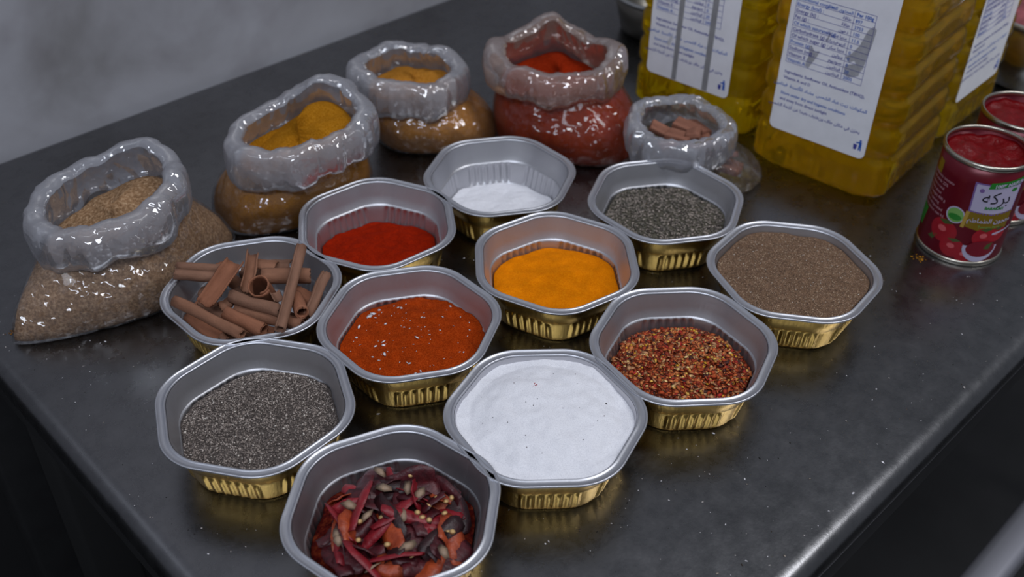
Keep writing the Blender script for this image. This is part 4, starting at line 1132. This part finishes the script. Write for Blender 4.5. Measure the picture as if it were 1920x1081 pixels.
    for i, ln in enumerate(('Ingredients: tomato', 'Total solids 22%', 'Keep in a cool', 'and dry place', 'Net weight 400 g', 'After opening', 'keep refrigerated', 'Best before: see lid')):
        text_print(c, ln, d(-78), .0735 - .0048 * i, .0040, plain('pale_print', lin((196, 150, 160)), .5) if i == 0 else bpy.data.materials['pale_print'], 1, a0)
    # paste, uneven and shiny
    rg = []
    for i in range(15):
        t = i / 14
        rg.append([(max(t, 1e-3) * (CR - .0018) * math.cos(a), max(t, 1e-3) * (CR - .0018) * math.sin(a),
                    CH - .0105 + .004 * nz3(math.cos(a) * t * 1.8 + x * 30, math.sin(a) * t * 1.8, 3) + .0014 * nz3(math.cos(a) * t * 6, math.sin(a) * t * 6, x * 9) + .0035 * t ** 6) for a in np.linspace(0, 2 * PI, 60, endpoint=False)])
    rg.append([((CR - .0022) * math.cos(a), (CR - .0022) * math.sin(a), CH - .03) for a in np.linspace(0, 2 * PI, 60, endpoint=False)])
    V, F = loft(rg, cap1=True)
    p = obj('tomato_paste', mesh_from('tomato_paste', V, F), PASTE); p.location = (x, y, 0)
    tag(p, plabel, 'tomato paste', None, 'stuff')
    return c
for (x, y, lab, pl) in ((0.4055, 0.7835, 'open burgundy tomato paste can with white logo panel, front of the two', 'glossy red tomato paste in the front can'),
                        (0.4600, 0.8480, 'open burgundy tomato paste can behind the other, cut by the frame edge', 'glossy red tomato paste in the rear can')):
    can(lab, pl, x, y, math.atan2(-y, -x) + R(0 if x < .43 else 25))

# ------------------------------------------------------------------ vessels at the back
def lathe(prof, n=64): return loft([[(max(r, 1e-4) * math.cos(2 * PI * i / n), max(r, 1e-4) * math.sin(2 * PI * i / n), z) for i in range(n)] for r, z in prof])
DPOT = plain('dark_pan_steel', (0.16, 0.15, 0.13), 0.3, 0.9)
pt = thing('steel_pan', 'dark steel pan with a pale rim half hidden behind the taped oil bottle', 'pan', (0.185, 1.232, 0), 0)
V, F = lathe([(0, .0), (.045, .0), (.055, .004), (.066, .05), (.0645, .05), (.053, .0055), (.044, .003), (0, .003)])
obj('body', mesh_from('pan_body', V, F), DPOT, pt)
V, F = loft([[((.0672 + .0035 * math.cos(b)) * math.cos(2 * PI * i / 64), (.0672 + .0035 * math.cos(b)) * math.sin(2 * PI * i / 64), .0510 + .0022 * math.sin(b)) for i in range(64)] for b in np.linspace(0, 2 * PI, 10, endpoint=False)], loop=True)
obj('rim', mesh_from('pan_rim', V, F), plain('pan_rim_steel', (0.42, 0.43, 0.43), 0.35, 1.0), pt)

TUBM = plain('tub_steel', (0.45, 0.44, 0.42), 0.22, 1.0)
tx_, ty_ = 0.610, 1.128
tu = thing('steel_tub', 'steel tub of pink food at the right edge behind the cans', 'tub', (tx_, ty_, 0), 0)
V, F = lathe([(0, .0), (.066, .0), (.072, .004), (.076, .075), (.0745, .075), (.0705, .006), (0, .003)])
obj('body', mesh_from('tub_body', V, F), TUBM, tu)
V, F = loft([[((.0770 + .0030 * math.cos(b)) * math.cos(2 * PI * i / 64), (.0770 + .0030 * math.cos(b)) * math.sin(2 * PI * i / 64), .0760 + .0028 * math.sin(b)) for i in range(64)] for b in np.linspace(0, 2 * PI, 10, endpoint=False)], loop=True)
obj('rim', mesh_from('tub_rim', V, F), plain('tub_rim_steel', (0.5, 0.5, 0.48), 0.4, 0.8), tu)
rg = []
for i in range(13):
    t = i / 12
    rg.append([(max(t, 1e-3) * .0715 * math.cos(a), max(t, 1e-3) * .0715 * math.sin(a), .062 + .026 * (1 - t * t) + .012 * nz3(math.cos(a) * t * 3, math.sin(a) * t * 3, 8) * (1 - t ** 4)) for a in np.linspace(0, 2 * PI, 48, endpoint=False)])
rg.append([(.070 * math.cos(a), .070 * math.sin(a), .045) for a in np.linspace(0, 2 * PI, 48, endpoint=False)])
V, F = loft(rg, cap1=True)
mp_ = obj('pink_food_heap', mesh_from('pink_food_heap', V, F), plain('pink_food', lin((158, 84, 90)), 0.5, 0, 0.35, 50, 0.6, 0.006)); mp_.location = (tx_, ty_, 0)
tag(mp_, 'mottled pink food heaped in the steel tub', 'food', None, 'stuff')

# ------------------------------------------------------------------ crumbs on the table
def crumbs(name, n, region, cols, w, smin, smax, label):
    P = []
    tr = [(v[0], v[1]) for v in TRAYS.values()]
    while len(P) < n:
        x, y = region(); q = Vector((x, y))
        u_, v_ = x * CU + y * SU, -x * SU + y * CU
        if u_ < U0 + .012 or v_ < V0 + .012 or v_ > V1 - .02: continue
        if any(math.hypot(x - a, y - b) < .052 for a, b in tr): continue
        P.append((x, y, .0003))
    P = np.array(P); s = smin + (smax - smin) * rng.beta(1.0, 4.5, n)
    S = np.stack([s * rng.uniform(1, 2, n), s, s * .45], 1)
    P[:, 2] = S[:, 2] * .6
    o = obj(name, grains_mesh(name, [(FLK_V, FLK_F, P, tilt_rot(n, .1), S, pick(cols, w, n))]), GRAIN)
    return tag(o, label, 'crumbs', None, 'stuff')
crumbs('salt_crumbs', 420, lambda: (random.uniform(-.42, .46), random.uniform(.33, .80)), [(214, 212, 216), (176, 170, 168), (150, 140, 130)], [3, 2, 1], .0002, .0014, 'pale crumbs scattered over the bare steel around the trays')
crumbs('dark_crumbs', 130, lambda: (random.uniform(-.42, .46), random.uniform(.33, .80)), [(30, 28, 26), (60, 48, 40)], [3, 1], .0002, .0010, 'dark spice crumbs scattered over the bare steel')
def dab(x, y, r, col, label):
    P = np.array([(x + rng.normal(0, r), y + rng.normal(0, r), .0003) for _ in range(40)]); n = 40
    S = np.abs(rng.normal(.0005, .0003, (n, 1))) * np.array([[1.4, 1, .3]])
    o = obj('spilled_powder', grains_mesh('spilled_powder', [(FLK_V, FLK_F, P, tilt_rot(n, .1), S, pick([col], [1], n))]), GRAIN)
    tag(o, label, 'spill', None, 'stuff')
dab(0.362, 0.757, .0028, (190, 130, 20), 'orange powder dab on the steel left of the front can')
dab(-0.400, 0.640, .0018, (150, 100, 40), 'orange powder dab on the steel at the left table edge')
